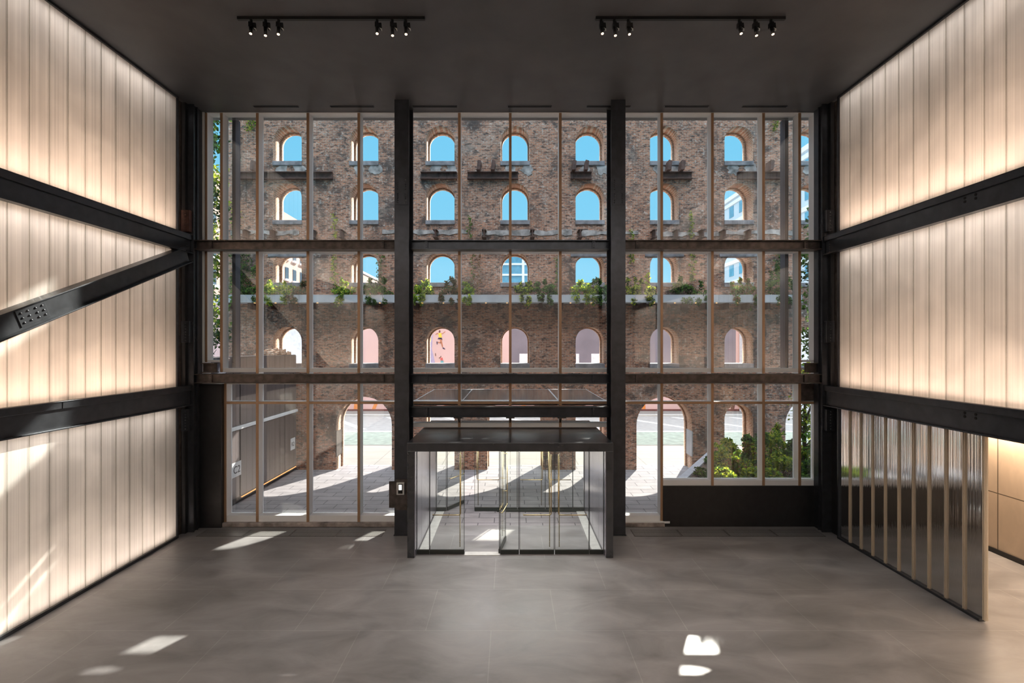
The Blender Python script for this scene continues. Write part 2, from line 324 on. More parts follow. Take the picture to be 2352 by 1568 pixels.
def rivets(parent, pts, axis, r=.016, mat=None):
    mat = mat or M['steel']; key = (tuple(axis), r, mat.name); off = ploc(parent)
    for p in pts:
        if key not in _riv:
            o = MB().dome((0, 0, 0), r, axis).build('rivet', mat, None, True); _riv[key] = o.data
        else:
            o = bpy.data.objects.new('rivet', _riv[key]); COL.objects.link(o)
        o.parent = parent; o.location = Vector(p) - off
def panel2d(outer, holes):
    """flat plate with holes in the XZ plane, as a list of verts and faces"""
    cu = bpy.data.curves.new('t', 'CURVE'); cu.dimensions = '2D'; cu.fill_mode = 'BOTH'
    for pl in [outer] + holes:
        sp = cu.splines.new('POLY'); sp.points.add(len(pl) - 1); sp.use_cyclic_u = True
        for p, q in zip(sp.points, pl): p.co = (q[0], q[1], 0, 1)
    return cu
def plate(name, outer, holes, y0, y1, mat, parent=None, mat2=None):
    cu = panel2d(outer, holes); cu.extrude = (y1 - y0) / 2
    tmp = bpy.data.objects.new('t', cu); COL.objects.link(tmp)
    dg = bpy.context.evaluated_depsgraph_get(); me = bpy.data.meshes.new_from_object(tmp.evaluated_get(dg))
    bpy.data.objects.remove(tmp); bpy.data.curves.remove(cu)
    off = ploc(parent)
    for v in me.vertices:
        x, z, d = v.co; v.co = Vector((x, (y0 + y1) / 2 + d, z)) - off
    me.materials.clear(); me.materials.append(mat)
    if mat2: me.materials.append(mat2)
    bm = bmesh.new(); bm.from_mesh(me); bmesh.ops.remove_doubles(bm, verts=bm.verts, dist=.0005); bmesh.ops.recalc_face_normals(bm, faces=bm.faces)
    bm.to_mesh(me); bm.free(); me.name = name
    if mat2:
        for p in me.polygons: p.material_index = 1 if abs(p.normal.y) < .5 else 0
    o = bpy.data.objects.new(name, me); COL.objects.link(o)
    if parent is not None: o.parent = parent
    return o
def PX(px, Y): return (px - VX) * Y / F
def PZ(py, Y): return H - (py - VY) * Y / F
def text(name, body, loc, rot, size, mat, parent):
    cu = bpy.data.curves.new('t', 'FONT'); cu.body = body; cu.size = size; cu.extrude = .002; cu.align_x = 'CENTER'; cu.align_y = 'CENTER'
    tmp = bpy.data.objects.new('t', cu); COL.objects.link(tmp)
    me = bpy.data.meshes.new_from_object(tmp.evaluated_get(bpy.context.evaluated_depsgraph_get())); bpy.data.objects.remove(tmp)
    me.materials.clear(); me.materials.append(mat); o = bpy.data.objects.new(name, me); COL.objects.link(o)
    o.parent = parent; o.location = Vector(loc) - ploc(parent); o.rotation_euler = rot
    return o

# ------------------------------------------------------------------ room shell
CZ = 11.97
tag(MB().box(-9.75, 12.5, -6.2, 14.05, -.2, 0).build('floor', M['floor']), kind='structure')
tag(MB().box(-9.75, 12.5, -6.2, 14.5, CZ, CZ + .4).build('ceiling', M['ceiling']), kind='structure')
tag(MB().box(-9.75, 12.5, -6.4, -6.2, 0, CZ).build('wall_back', M['graywall']), kind='structure')
wl = thing('wall_left', (-9.7, 3.6, 0), kind='structure'); wr = thing('wall_right', (9.6, 3.6, 0), kind='structure')
MB().box(-9.75, -9.67, -6.2, 14.3, 0, CZ).build('backing', M['plaster'], wl)
MB().box(9.52, 9.60, -6.2, 14.3, 4.0, CZ).build('backing', M['plaster'], wr)
for w, sd, xa, xb in ((wl, -1, 9.02, 9.67), (wr, 1, 8.89, 9.52)):
    for z0, z1 in ((3.60, 4.06), (7.82, 8.28)):
        MB().box(sd * xa, sd * xb, -6.2, 13.5, z0, z1).build('shelf_divider', M['plaster'], w)
    MB().box(sd * xa, sd * xb, 13.42, 13.52, 0 if sd < 0 else 3.6, CZ).build('end_closer', M['blackwall'], w)
    MB().box(sd * (xa - .01), sd * (xa + .08), 13.09, 13.14, 0, CZ).build('end_frame', M['steel'], w)
    MB().box(sd * (xa - .02), sd * (xa + .05), -6.2, 13.1, CZ - .05, CZ).build('top_channel', M['steel'], w)
MB().box(-9.12, -9.0, -6.2, 13.1, 0, .07).build('base_channel', M['steel'], wl)
MB().box(8.86, 8.98, 9.14, 13.1, 0, .05).build('base_channel', M['steel'], wr)
PIT, Y1 = .4, 13.09
def planks(w, sd, X, z0, z1, mat, rib, ylast, proud=.018):
    k = 0; y = Y1
    while y - PIT > ylast - .01:
        b = MB().box(sd * X, sd * (X + .03), y - PIT + .0005, y - .0005, z0, z1)
        MB().box(sd * (X - .020), sd * (X - .001), y - PIT - .005, y - PIT + .005, z0, z1).build('rib', rib, w, bevel=.004)
        b.build('plank', mat, w); y -= PIT
    return y
for z0, z1 in ((.07, 3.62), (4.05, 7.84), (8.26, 11.93)):
    y = planks(wl, -1, 9.05, z0, z1, M['pc'], M['seam'], 5.8)
    MB().box(-9.05, -9.08, -6.2, y, z0, z1).build('plank', M['pc'], wl)
for z0, z1 in ((4.05, 7.84), (8.26, 11.93)):
    y = planks(wr, 1, 8.92, z0, z1, M['pc'], M['seam'], 5.8)
    MB().box(8.92, 8.95, -6.2, y, z0, z1).build('plank', M['pc'], wr)
# low clear screen on the right
y = Y1
for k in range(10):
    MB().box(8.92, 8.95, y - PIT + .035, y - .035 if k else y, .05, 3.6).build('plank', M['pclow'], wr)
    MB().box(8.895, 8.96, y - PIT - .026, y - PIT - .010, .05, 3.6).box(8.895, 8.96, y - PIT + .010, y - PIT + .026, .05, 3.6).box(8.915, 8.955, y - PIT - .010, y - PIT + .010, .05, 3.6).build('rib', M['pcrib'], wr)
    y -= PIT
tag(MB().box(8.99, 9.35, 12.9, 13.95, 0, 3.9).build('wall_corridor_end', M['blackwall']), kind='structure')
tag(MB().box(9.35, 12.4, 13.6, 13.95, 0, 3.9).build('wall_corridor_back', M['graywall']), kind='structure')
wc = tag(MB().box(12.2, 12.4, -6.2, 13.6, .12, 3.7).build('wall_corridor_side', M['tan']), kind='structure')
tag(MB().box(12.17, 12.4, -6.2, 13.6, 0, .12).build('baseboard_corridor', M['blackwall']), kind='structure')
tag(MB().box(9.0, 12.4, -6.2, 13.6, 3.62, 3.95).build('ceiling_corridor', M['plaster']), kind='structure')
# black infill walls beside and below the glazing
tag(MB().box(-9.25, -8.28, 13.85, 14.3, 0, 4.12).build('wall_infill_left', M['blackwall']), kind='structure')
tag(MB().box(4.42, 8.95, 13.95, 14.3, 0, 1.17).build('wall_infill_right', M['blackwall']), kind='structure')
tag(MB().box(-9.7, -8.85, 13.98, 14.3, 4.12, CZ).build('wall_jamb_left', M['alu']), kind='structure')
tag(MB().box(8.88, 12.5, 13.98, 14.3, 0, CZ).build('wall_jamb_right', M['alu']), kind='structure')
for nm, a, b in (('trim_1', -8.35, -3.2), ('trim_2', 3.2, 4.45)):
    tag(MB().box(a, b, 13.9, 14.3, 0, .12).build(nm, M['stonew'], bevel=.02), kind='structure')

# ------------------------------------------------------------------ curtain wall
YF, YG = 13.99, 14.22
def mull(w, x, z0, z1, wd=.075, y0=YF, y1=YG + .06):
    m_ = MB().box(x - wd / 2, x + wd / 2, y0 + .012, y1, z0, z1).build('mullion', M['alu'], w)
    MB().box(x - wd / 2, x + wd / 2, y0 - .006, y0 + .012, z0, z1).build('cap', M['cap'], m_, bevel=.003)
def tran(w, x0, x1, z0, z1, nm='transom'): 
    t_ = MB().box(x0, x1, YF + .016, YG + .055, z0, z1).build(nm, M['alu'], w)
    if nm == 'transom' and z0 < 4: MB().box(x0, x1, YF, YF + .016, z0, z1).build('cap', M['cap'], t_, bevel=.003)
def pane(w, x0, x1, z0, z1): return MB().box(x0, x1, YG, YG + .02, z0, z1).build('glass_pane', M['glass'], w)
TOP = 11.95
w1 = thing('window_1', (-5.9, 14.1, .12), kind='structure'); w2 = thing('window_2', (0, 14.1, 2.86), kind='structure'); w3 = thing('window_3', (5.9, 14.1, .12), kind='structure')
Lx = [-8.80, -8.36, -7.32, -5.856, -4.383, -3.0]; Cx = [-3.0, -1.474, 0, 1.448, 2.97]; Rx = [2.97, 4.383, 5.85, 7.33, 8.375, 8.84]
for w, xs in ((w1, Lx), (w2, Cx), (w3, Rx)):
    tran(w, xs[0], xs[-1], TOP, CZ, 'header'); tran(w, xs[0], xs[-1], 7.93, 8.12)
    lo = xs[1] if w is w1 else xs[0]; hi = xs[-2] if w is w3 else xs[-1]
    tran(w, lo, hi, 4.45, 4.56); tran(w, lo if w is not w1 else -8.28, hi, 4.10, 4.17)
    tran(w, -8.28 if w is w1 else xs[0], xs[-1], 3.53, 3.60)
    for a, b in zip(xs[:-1], xs[1:]):
        pane(w, a, b, 8.1, TOP)
        edge = (w is w1 and a == xs[0]) or (w is w3 and b == xs[-1])
        pane(w, a, b, 4.80 if edge else 4.5, 7.95)
        if edge: tran(w, a - (.02 if w is w1 else 0), b + (.02 if w is w3 else 0), 4.74, 4.80)
for x in Lx[1:-1]: mull(w1, x, .12 if x != -8.36 else 4.45, TOP)
mull(w1, Lx[0], 4.74, TOP, .06); mull(w1, -8.25, .12, 4.15)
for x in Cx[1:-1]: mull(w2, x, 2.86, TOP)
for x in Rx[1:-1]: mull(w3, x, .12 if x < 4.5 else 1.15, TOP)
mull(w3, Rx[-1], 4.74, TOP, .06)
tran(w1, -8.28, -3.0, .12, .30, 'sill'); tran(w3, 2.97, 4.42, .12, .30, 'sill'); tran(w3, 4.42, 8.86, 1.15, 1.32, 'sill')
tran(w2, -3.0, 2.97, 2.86, 2.98, 'sill')
MB().box(2.97, 4.60, 13.93, 14.0, .10, .155).build('sill_nosing', M['alu'], w3)
bx = [-8.25, -7.32, -5.856, -4.383, -3.0]
for a, b in zip(bx[:-1], bx[1:]): pane(w1, a, b, 3.58, 4.12); pane(w1, a, b, .28, 3.55)
for a, b in zip(Cx[:-1], Cx[1:]): pane(w2, a, b, 3.58, 4.12); pane(w2, a, b, 2.96, 3.55)
for a, b in zip(Rx[:-1], Rx[1:]):
    if b < 8.5: pane(w3, a, b, 3.58, 4.12)
    pane(w3, a, b, .28 if b < 4.5 else 1.3, 3.55)
MB().box(8.42, 8.84, 14.0, 14.2, 3.62, 4.12).build('blank_panel', M['steel2'], w3)
for w, a, b in ((w1, -8.22, -8.12), (w3, 8.12, 8.22)):
    MB().box(a, b, 14.29, 14.55, 4.5, TOP).build('corner_fin', M['darkcl'], w)

# ------------------------------------------------------------------ steelwork
def column(x0, x1, label, plate_z):
    t = thing('steel_column', ((x0 + x1) / 2, 13.6, 0), label, 'column', 'steel columns carrying the facade beams')
    b = MB().box(x0, x1, 13.28, 13.31, 0, CZ).build('front_flange', M['steel'], t)
    MB().box(x0, x1, 13.86, 13.89, 0, CZ).build('rear_flange', M['steel'], t)
    MB().box((x0 + x1) / 2 - .02, (x0 + x1) / 2 + .02, 13.31, 13.86, 0, CZ).build('web', M['steel'], t)
    MB().box(x0 - .02, x1 + .02, 13.26, 13.92, 0, .03).build('base_plate', M['steel'], t)
    for zc, hgt, rows in plate_z:
        p = MB().box(x0 + .02, x1 - .02, 13.265, 13.28, zc - hgt / 2, zc + hgt / 2).build('splice_plate', M['steel'], t, bevel=.004)
        pts = []
        for k in range(rows):
            zz = zc - hgt / 2 + .06 + (hgt - .12) * k / (rows - 1)
            if rows > 6 and k == rows // 2: continue
            pts += [(x0 + .09, 13.265, zz), (x1 - .09, 13.265, zz)]
        rivets(p, pts, (0, -1, 0), .022)
    return t
column(-3.18, -2.785, 'tall black steel column left of the glass entrance box', ((9.45, .74, 11),))
column(2.77, 3.165, 'tall black steel column right of the glass entrance box', ((9.45, .74, 11),))
def corner_column(sd, xf, label):
    t = thing('corner_column', (sd * (xf + .2), 13.6, 0), label, 'column', 'corner columns at the ends of the glazed facade')
    MB().box(sd * (xf - .03), sd * (xf + .36), 13.52, 13.55, 0, CZ).build('flange', M['steel'], t)
    MB().box(sd * (xf + .25), sd * (xf + .29), 13.1, 13.52, 0, CZ).build('web', M['steel2'], t)
    MB().box(sd * (xf + .02), sd * (xf + .32), 13.55, 13.97, 0, CZ).build('return_plate', M['steel'], t)
    MB().box(sd * (xf - .02), sd * (xf + .03), 13.70, 13.73, 0, CZ).build('return_flange', M['steel'], t)
    for zc, mm in ((8.68, M['rust'] if sd < 0 else M['steel']), (5.6, M['steel']), (3.15, M['steel'])):
        p = MB().box(sd * (xf + .02), sd * (xf + .25), 13.40, 13.52, zc - .3, zc + .3).build('clip_angle', mm, t, bevel=.006)
        rivets(p, [(sd * (xf + .13), 13.40, zc - .24 + .08 * k) for k in range(7)], (0, -1, 0), .022, mm)
        rivets(t, [(sd * (xf + .02), 13.64, zc - .3 + .11 * k) for k in range(6)], (-sd, 0, 0), .018)
    return t
corner_column(-1, 8.88, 'riveted black corner column where the left glowing wall meets the glazing')
corner_column(1, 8.75, 'riveted black corner column where the right glowing wall meets the glazing')

def fbeam(x0, x1, z0, z1, label, worn=False, holes=True, name='facade_beam'):
    m = M['steel2'] if worn else M['steel']
    t = thing(name, ((x0 + x1) / 2, 13.7, z0), label, 'beam', 'black beams crossing the glazed facade')
    MB().box(x0, x1, 13.66, 13.70, z0 + .02, z1 - .02).build('web', m, t)
    MB().box(x0, x1, 13.54, 13.86, z1 - .022, z1).build('top_flange', m, t)
    MB().box(x0, x1, 13.54, 13.86, z0, z0 + .022).build('bottom_flange', m, t)
    for xx in (x0 + .42, x1 - .42):
        p = MB().box(xx - .04, xx + .04, 13.60, 13.66, z0 + .022, z1 - .022).build('stiffener', m, t)
        rivets(p, [(xx, 13.60, z0 + .06 + (z1 - z0 - .12) * k / 2) for k in range(3)], (0, -1, 0), .014)
    if holes:
        n = max(3, int((x1 - x0) / 1.47)); 
        for k in range(n):
            xx = x0 + (x1 - x0) * (k + .5) / n
            p = MB().box(xx - .2, xx + .2, 13.62, 13.84, z1, z1 + .012).build('bracket_plate', m, t)
            rivets(p, [(xx - .1, 13.64, z1 + .012), (xx + .1, 13.64, z1 + .012)], (0, 0, 1), .02)
    return t
fbeam(-8.86, -3.18, 7.92, 8.18, 'upper black beam over the left glazing bay', True)
fbeam(-2.785, 2.77, 7.92, 8.18, 'upper black beam over the central glazing bay')
fbeam(3.165, 8.74, 7.92, 8.18, 'upper black beam over the right glazing bay', True)
fbeam(-8.86, -3.18, 4.16, 4.42, 'middle-height black beam across the left glazing bay', True)
fbeam(-2.785, 2.77, 4.16, 4.42, 'middle-height black beam across the central glazing bay')
fbeam(3.165, 8.74, 4.16, 4.42, 'middle-height black beam across the right glazing bay', True)
lb = fbeam(-2.785, 2.77, 3.21, 3.50, 'lowest black beam just above the entrance box roof', False, False)
for x in (-1.474, 0, 1.448):
    MB().box(x - .12, x + .12, 13.60, 13.95, 3.17, 3.21).build('hanger_bracket', M['steel2'], lb)
    MB().prism([(13.75, 3.17), (13.95, 3.17), (13.95, 3.0)], 'X', x - .015, x + .015).build('hanger_gusset', M['steel2'], lb)
for sd, a in ((-1, -8.8), (1, 8.45)):
    nm = 'left' if sd < 0 else 'right'
    t = thing('beam_stub', (a + .17, 13.8, 4.46), 'short black beam stub at the %s end of the middle facade beam' % nm, 'beam stub', 'beam stubs at the ends of the facade')
    MB().box(a, a + .38, 13.86, 13.90, 4.47, 4.71).build('web', M['steel2'], t); MB().box(a, a + .38, 13.74, 13.98, 4.70, 4.725).build('top_flange', M['steel2'], t)
    MB().box(a, a + .38, 13.74, 13.98, 4.445, 4.47).build('bottom_flange', M['steel2'], t)

def side_beam(sd, xf, z0, z1, label, jointy=None, holes=()):
    t = thing('wall_beam', (sd * xf, 5, z0), label, 'beam', 'long black beams along the glowing side walls')
    MB().box(sd * (xf + .06), sd * (xf + .14), -6.2, 13.5, z0, z1).build('web', M['steel'], t)
    segs = [(-6.2, 13.5)] if jointy is None else [(-6.2, jointy - .01), (jointy + .01, 13.5)]
    for a, b in segs: MB().box(sd * (xf + .01), sd * (xf + .06), a, b, z1 - .15, z1).build('top_angle', M['steel'], t, bevel=.008)
    MB().box(sd * (xf - .02), sd * (xf + .06), -6.2, 13.5, z0, z0 + .028).build('bottom_flange', M['steel'], t, bevel=.004)
    MB().box(sd * (xf - .0), sd * (xf + .06), -6.2, 13.5, z1 - .018, z1).build('top_flange', M['steel'], t, bevel=.004)
    rivets(t, [(sd * (xf + .06), 13.35, z0 + .07 + .07 * k) for k in range(5)], (-sd, 0, 0), .016)
    for yy in holes:
        for dy in (0, .22):
            for dz in (.17, .24):
                b = MB().tube([(sd * (xf + .055), yy + dy, z1 - dz - .03), (sd * (xf + .075), yy + dy, z1 - dz - .03)], .028, 10)
                b.build('bolt_hole', M['slot'], t)
    return t
side_beam(-1, 8.88, 7.78, 8.31, 'upper black steel beam along the left glowing wall')
side_beam(-1, 8.88, 3.55, 4.11, 'lower black steel beam along the left glowing wall', 9.6)
side_beam(1, 8.75, 7.74, 8.27, 'upper black steel beam along the right glowing wall', None, (9.15,))
side_beam(1, 8.75, 3.54, 4.11, 'lower black steel beam along the right glowing wall', None, (9.15,))
# diagonal brace
br = thing('diagonal_brace', (-8.9, 9, 5.8), 'black steel diagonal brace rising to the right along the left wall', 'brace')
sl = .447; pA = Vector((-8.9, 5.25, 5.55 + sl * (5.25 - 8.43))); pB = Vector((-8.9, 13.3, 5.55 + sl * (13.3 - 8.43)))
dr = (pB - pA).normalized(); un = Vector((0, -dr.z, dr.y)); vx = Vector((-1, 0, 0))
MB().obox(pA, pB, un, vx, -.19, .19, -.02, .02).build('web', M['steel'], br)
for s_ in (-1, 1): MB().obox(pA, pB, un, vx, s_ * .19, s_ * .215, -.13, .12).build('flange', M['steel'], br, bevel=.004)
pm = pA + dr * ((8.99 - 5.25) / dr.y)
pl_ = MB().obox(pm - dr * .30, pm + dr * .30, un, vx, -.16, .16, -.035, -.02).build('splice_plate', M['steel'], br, bevel=.004)
rivets(pl_, [pm + dr * a + un * b + Vector((.035, 0, 0)) for a in (-.22, -.08, .08, .22) for b in (-.09, 0, .09)], (1, 0, 0), .024)

# ------------------------------------------------------------------ entrance vestibule
vb = thing('entrance_vestibule', (0, 13.7, 0), 'black steel and glass entrance vestibule with brass door pulls', 'vestibule')
VXO, VXI, YV0, YV1 = 2.53, 2.34, 11.88, 15.5
MB().box(-VXO, VXO, YV0, YV1, 2.62, 2.826).build('roof', M['steel3'], vb, bevel=.006)
MB().box(-.003, .003, YV0 - .002, YV1, 2.60, 2.829).build('roof_seam', M['slot'], vb)
for s_ in (-1, 1):
    MB().box(s_ * (VXI + .02), s_ * VXO, YV0, YV1, 0, 2.62).build('side_wall', M['steel3'], vb, bevel=.006)
    for k in range(4):
        ya = YV0 + .02 + k * .9; MB().box(s_ * VXI, s_ * (VXI + .02), ya, ya + .885, .02, 2.615).build('inner_lining', M['vestin'], vb)
    MB().box(s_ * (VXI - .26), s_ * (VXI - .02), 12.2, 15.2, .001, .014).build('floor_grate', M['whitebit'], vb)
MB().box(-VXI, VXI, 12.0, 12.08, 2.604, 2.618).build('strip_lamp', M['ledw'], vb)
MB().box(-.42, 2.2, 15.2, 15.34, 0.0, .06).build('threshold', M['rail'], vb)
MB().box(-1.14, -.26, 12.02, 12.22, .0, .012).build('threshold', M['whitebit'], vb)
def glass_leaf(nm, x0, x1, y, rail=True):
    g = MB().box(x0 + .006, x1 - .006, y - .006, y + .006, .01, 2.6).build(nm, M['doorglass'], vb)
    if rail: MB().box(x0 + .006, x1 - .006, y - .022, y + .022, .012, .115).build('bottom_rail', M['rail'], g)
    MB().box(x0 + .006, x1 - .006, y - .018, y + .018, 2.57, 2.605).build('top_rail', M['rail'], g)
    for xe in (x0 + .008, x1 - .008): MB().box(xe - .006, xe + .006, y - .008, y + .008, .02, 2.58).build('edge_seal', M['rail'], g)
    return g
def pull(g, xv, xh, y, side):
    z = 1.0; yo = y + side * .06; r = .05; sg = 1 if xh > xv else -1
    pts = [(xv, yo, 2.5), (xv, yo, z + r)] + [(xv + sg * r * (1 - math.cos(a)), yo, z + r - r * math.sin(a)) for a in (.4, .8, 1.2, 1.57)] + [(xh, yo, z)]
    h = MB().tube(pts, .013, 10); h.tube([(xh, yo, z), (xh, y, z)], .010); h.tube([(xv, yo, 2.35), (xv, y, 2.35)], .010); h.tube([(xv, yo, 1.35), (xv, y, 1.35)], .010)
    h.build('handle', M['brass'], g, True)
    # tall straight pull on the other face
    yo = y - side * .06
    h = MB().tube([(xv + sg * .03, yo, .16), (xv + sg * .03, yo, 2.5)], .012, 10); h.tube([(xv + sg * .03, yo, .3), (xv + sg * .03, y, .3)], .009); h.tube([(xv + sg * .03, yo, 2.4), (xv + sg * .03, y, 2.4)], .009)
    h.build('pull_rod', M['brass'], g, True)
for yy, fr in ((12.10, True), (15.28, False)):
    glass_leaf('sidelight', -VXI, -2.017, yy); glass_leaf('sidelight', 1.974, VXI, yy); glass_leaf('fixed_pane', -.25, .22, yy)
    sgn = -1 if fr else -1
    a = glass_leaf('door', .23, 1.10, yy); pull(a, 1.02, .33, yy, sgn)
    a = glass_leaf('door', 1.112, 1.974, yy); pull(a, 1.20, 1.90, yy, sgn)
    if fr: a = glass_leaf('door', -2.017, -1.145, yy); pull(a, -1.235, -1.93, yy, sgn)
    else: a = glass_leaf('door', -1.134, -.262, yy); pull(a, -1.05, -.36, yy, sgn)
def swung(hinge, ang, w_, flip):
    """an open door leaf, turned about its hinge"""
    g = glass_leaf('door', 0, w_, 0); pull(g, w_ - .09, .10, 0, -1)
    kids = list(g.children); rot = Matrix.Rotation(ang, 4, 'Z')
    base = Vector((hinge[0], hinge[1], 0)) - ploc(vb)
    for o in [g] + kids:
        for v in o.data.vertices: v.co = rot @ (v.co + (ploc(vb))) + base
        o.location = (0, 0, 0)
    return g
swung((-.275, 12.12), math.radians(80), .86, 1)
swung((-2.0, 15.30), math.radians(57), .87, 1)

rd = thing('card_reader', (-2.86, 13.2, 1.2), 'grey card reader with a lit screen fixed to the left steel column', 'card reader')
MB().box(-3.14, -2.80, 13.225, 13.28, .72, 1.56).build('back_plate', M['steel2'], rd)
MB().box(-3.32, -3.14, 13.24, 13.28, .78, 1.50).build('side_plate', M['steel2'], rd)
MB().box(-3.10, -2.885, 13.17, 13.225, 1.15, 1.49).build('housing', M['whitebit'], rd, bevel=.01)
MB().box(-3.055, -2.935, 13.16, 13.17, 1.19, 1.45).build('bezel', M['slot'], rd)
MB().box(-3.035, -2.955, 13.155, 13.16, 1.29, 1.43).build('screen', M['ledw'], rd)

# ------------------------------------------------------------------ ceiling fittings
def spot_head(t, x, lean, drop):
    y0, z0 = 9.95, 11.88
    h = thing('spotlight', (x, y0, z0), parent=t)
    b = MB().tube([(x, y0, z0 + .03), (x, y0, z0 - .05)], .03, 10); b.box(x - .035, x + .035, y0 - .05, y0 + .05, z0 - .13, z0 - .03); b.build('body', M['track'], h)
    MB().prism([(x + lean * .02, z0 - .03), (x + lean * .09, z0 - .03), (x + lean * .10, z0 - .14), (x + lean * .06, z0 - .18)], 'Y', y0 - .01, y0 + .02).build('yoke', M['track'], h)
    MB().prism([(x + lean * .05, z0 - .13), (x + lean * .10, z0 - .15), (x + lean * .10, z0 - .19)], 'Y', y0 - .012, y0 + .018).build('reflector_tab', M['whitebit'], h)
    e0 = Vector((x, y0 - .01, z0 - .12)); e1 = Vector((x + lean * .015, y0 - .05 + drop * .5, z0 - .28 - drop))
    MB().tube([e0, e1], .034, 12, .030).build('snoot', M['track'], h, True)
    d = (e1 - e0).normalized()
    MB().tube([e1 + d * .001, e1 + d * .006], .027, 12).build('lens', M['lamp'], h)
    ld = bpy.data.lights.new('spot_lamp', 'SPOT'); ld.energy = 170; ld.color = (1, .86, .74); ld.spot_size = 1.25; ld.spot_blend = .8; ld.shadow_soft_size = .03
    lo = bpy.data.objects.new('spot_lamp', ld); COL.objects.link(lo); lo.location = e1 + d * .02; lo.rotation_euler = d.to_track_quat('-Z', 'Y').to_euler()
for xa, xb, xs, lab in ((546, 976, (577, 610, 640, 866, 901, 932), 'black ceiling track with six spotlights, left of the two'), (1368, 1803, (1381, 1411, 1443, 1698, 1734, 1771), 'black ceiling track with six spotlights, right of the two')):
    Yt = 9.95; t = thing('track_light', (PX((xa + xb) / 2, Yt), Yt, CZ), lab, 'track light', 'spotlight tracks under the ceiling')
    MB().box(PX(xa, Yt), PX(xb, Yt), Yt - .03, Yt + .03, 11.91, CZ).build('rail', M['track'], t)
    for k, px in enumerate(xs): spot_head(t, PX(px, Yt), 1, (.0, .03, .01)[k % 3])
for k, (a, b) in enumerate(((583, 686), (759, 859), (948, 1050), (1166, 1267), (1347, 1448), (1526, 1627), (1705, 1807))):
    Y = 13.66; nm = ('leftmost', 'second from the left', 'third from the left', 'middle one', 'third from the right', 'second from the right', 'rightmost')[k]
    t = thing('ceiling_slot_diffuser', (PX((a + b) / 2, Y), Y, CZ), 'black linear air slot in the dark ceiling, %s of seven' % nm if k != 3 else 'black linear air slot in the dark ceiling, the middle of seven', 'air vent', 'linear slots in the ceiling by the glazing')
    MB().box(PX(a, Y), PX(b, Y), Y - .045, Y + .045, CZ - .012, CZ).build('frame', M['steel'], t); MB().box(PX(a, Y) + .01, PX(b, Y) - .01, Y - .03, Y + .03, CZ - .016, CZ - .011).build('slot', M['slot'], t)
side_n = {0: 'nearest the corner', 1: 'second from the corner', 2: 'third from the corner', 3: 'beside the steel column'}
for side, x0, x1 in (('left', -8.6, -3.5), ('right', 3.4, 8.65)):
    for k in range(4):
        a = x0 + (x1 - x0) * k / 4; b = x0 + (x1 - x0) * (k + 1) / 4 - .015; kk = k if side == 'left' else 3 - k
        t = thing('floor_grille', ((a + b) / 2, 13.5, 0), 'metal floor grille in front of the %s glazing, %s' % (side, side_n[kk]), 'floor grille', 'floor grilles along the glazing')
        MB().box(a, b, 13.22, 13.72, -.001, .004).build('frame', M['steel2'], t); MB().box(a + .015, b - .015, 13.235, 13.705, .003, .007).build('bars', M['grille'], t)

# ------------------------------------------------------------------ courtyard: old brick wall
WY0, WY1 = 20.4, 21.24
cols = [PX(c_, WY0) for c_ in (660, 836, 1011, 1183, 1355, 1526, 1697, 1868)]
rows = [(12.99, 14.49), (10.50, 12.08), (7.87, 9.18), (4.46, 6.02)]
def arch(xc, hw, z0, zc, ins=0, n=16):
    hw -= ins; zs = zc - ins - hw
    return [(xc - hw, z0), (xc + hw, z0)] + [(xc + hw * math.cos(math.pi * k / n), zs + hw * math.sin(math.pi * k / n)) for k in range(n + 1)]
def holes(ins):
    h = []
    for xc in cols:
        for z0, z1 in rows: h.append(arch(xc, .605, z0, z1, ins))
        h.append(arch(xc, .605, 17.2, 18.6, ins))
    for i in range(8):
        if i in (1, 3, 5, 7): h.append(arch(cols[i], 1.175, -.0, 3.07, ins))
        elif i in (2, 4, 6): h.append(arch(cols[i], .605, -.0, 2.74, ins))
    return h
outer = [(-12.1, -.02), (18.0, -.02), (18.0, 20.5), (-12.1, 20.5)]
def cut(outer, hs):   # openings down to the ground become notches of the outline
    return outer, hs
wb = thing('wall_courtyard', (0, 20.8, 0), kind='structure')
hs = holes(0)
for h in hs:
    if h[0][1] == 0: h[0] = (h[0][0], -.015); h[1] = (h[1][0], -.015)
plate('brickwork', outer, hs, WY0, WY1 - .2, M['brick'], wb, M['brick2'])
hs = holes(.05)
for h in hs:
    if h[0][1] == 0: h[0] = (h[0][0], -.015); h[1] = (h[1][0], -.015)
plate('outer_brickwork', outer, hs, WY1 - .2, WY1, M['brick2'], wb)
for i, xc in enumerate(cols):
    for j, (z0, z1) in enumerate(rows):
        MB().box(xc - .62, xc + .62, WY0 - .05, WY1 + .03, z0 - .17, z0 + .015).build('window_sill', M['sill'], wb, bevel=.015)
        if j == 2 and i in (0, 4, 5, 6):
            MB().box(xc - .82, xc + .82, WY0 - .03, WY0 + .28, 8.97, 9.22).build('lintel', M['sill'], wb, bevel=.015)
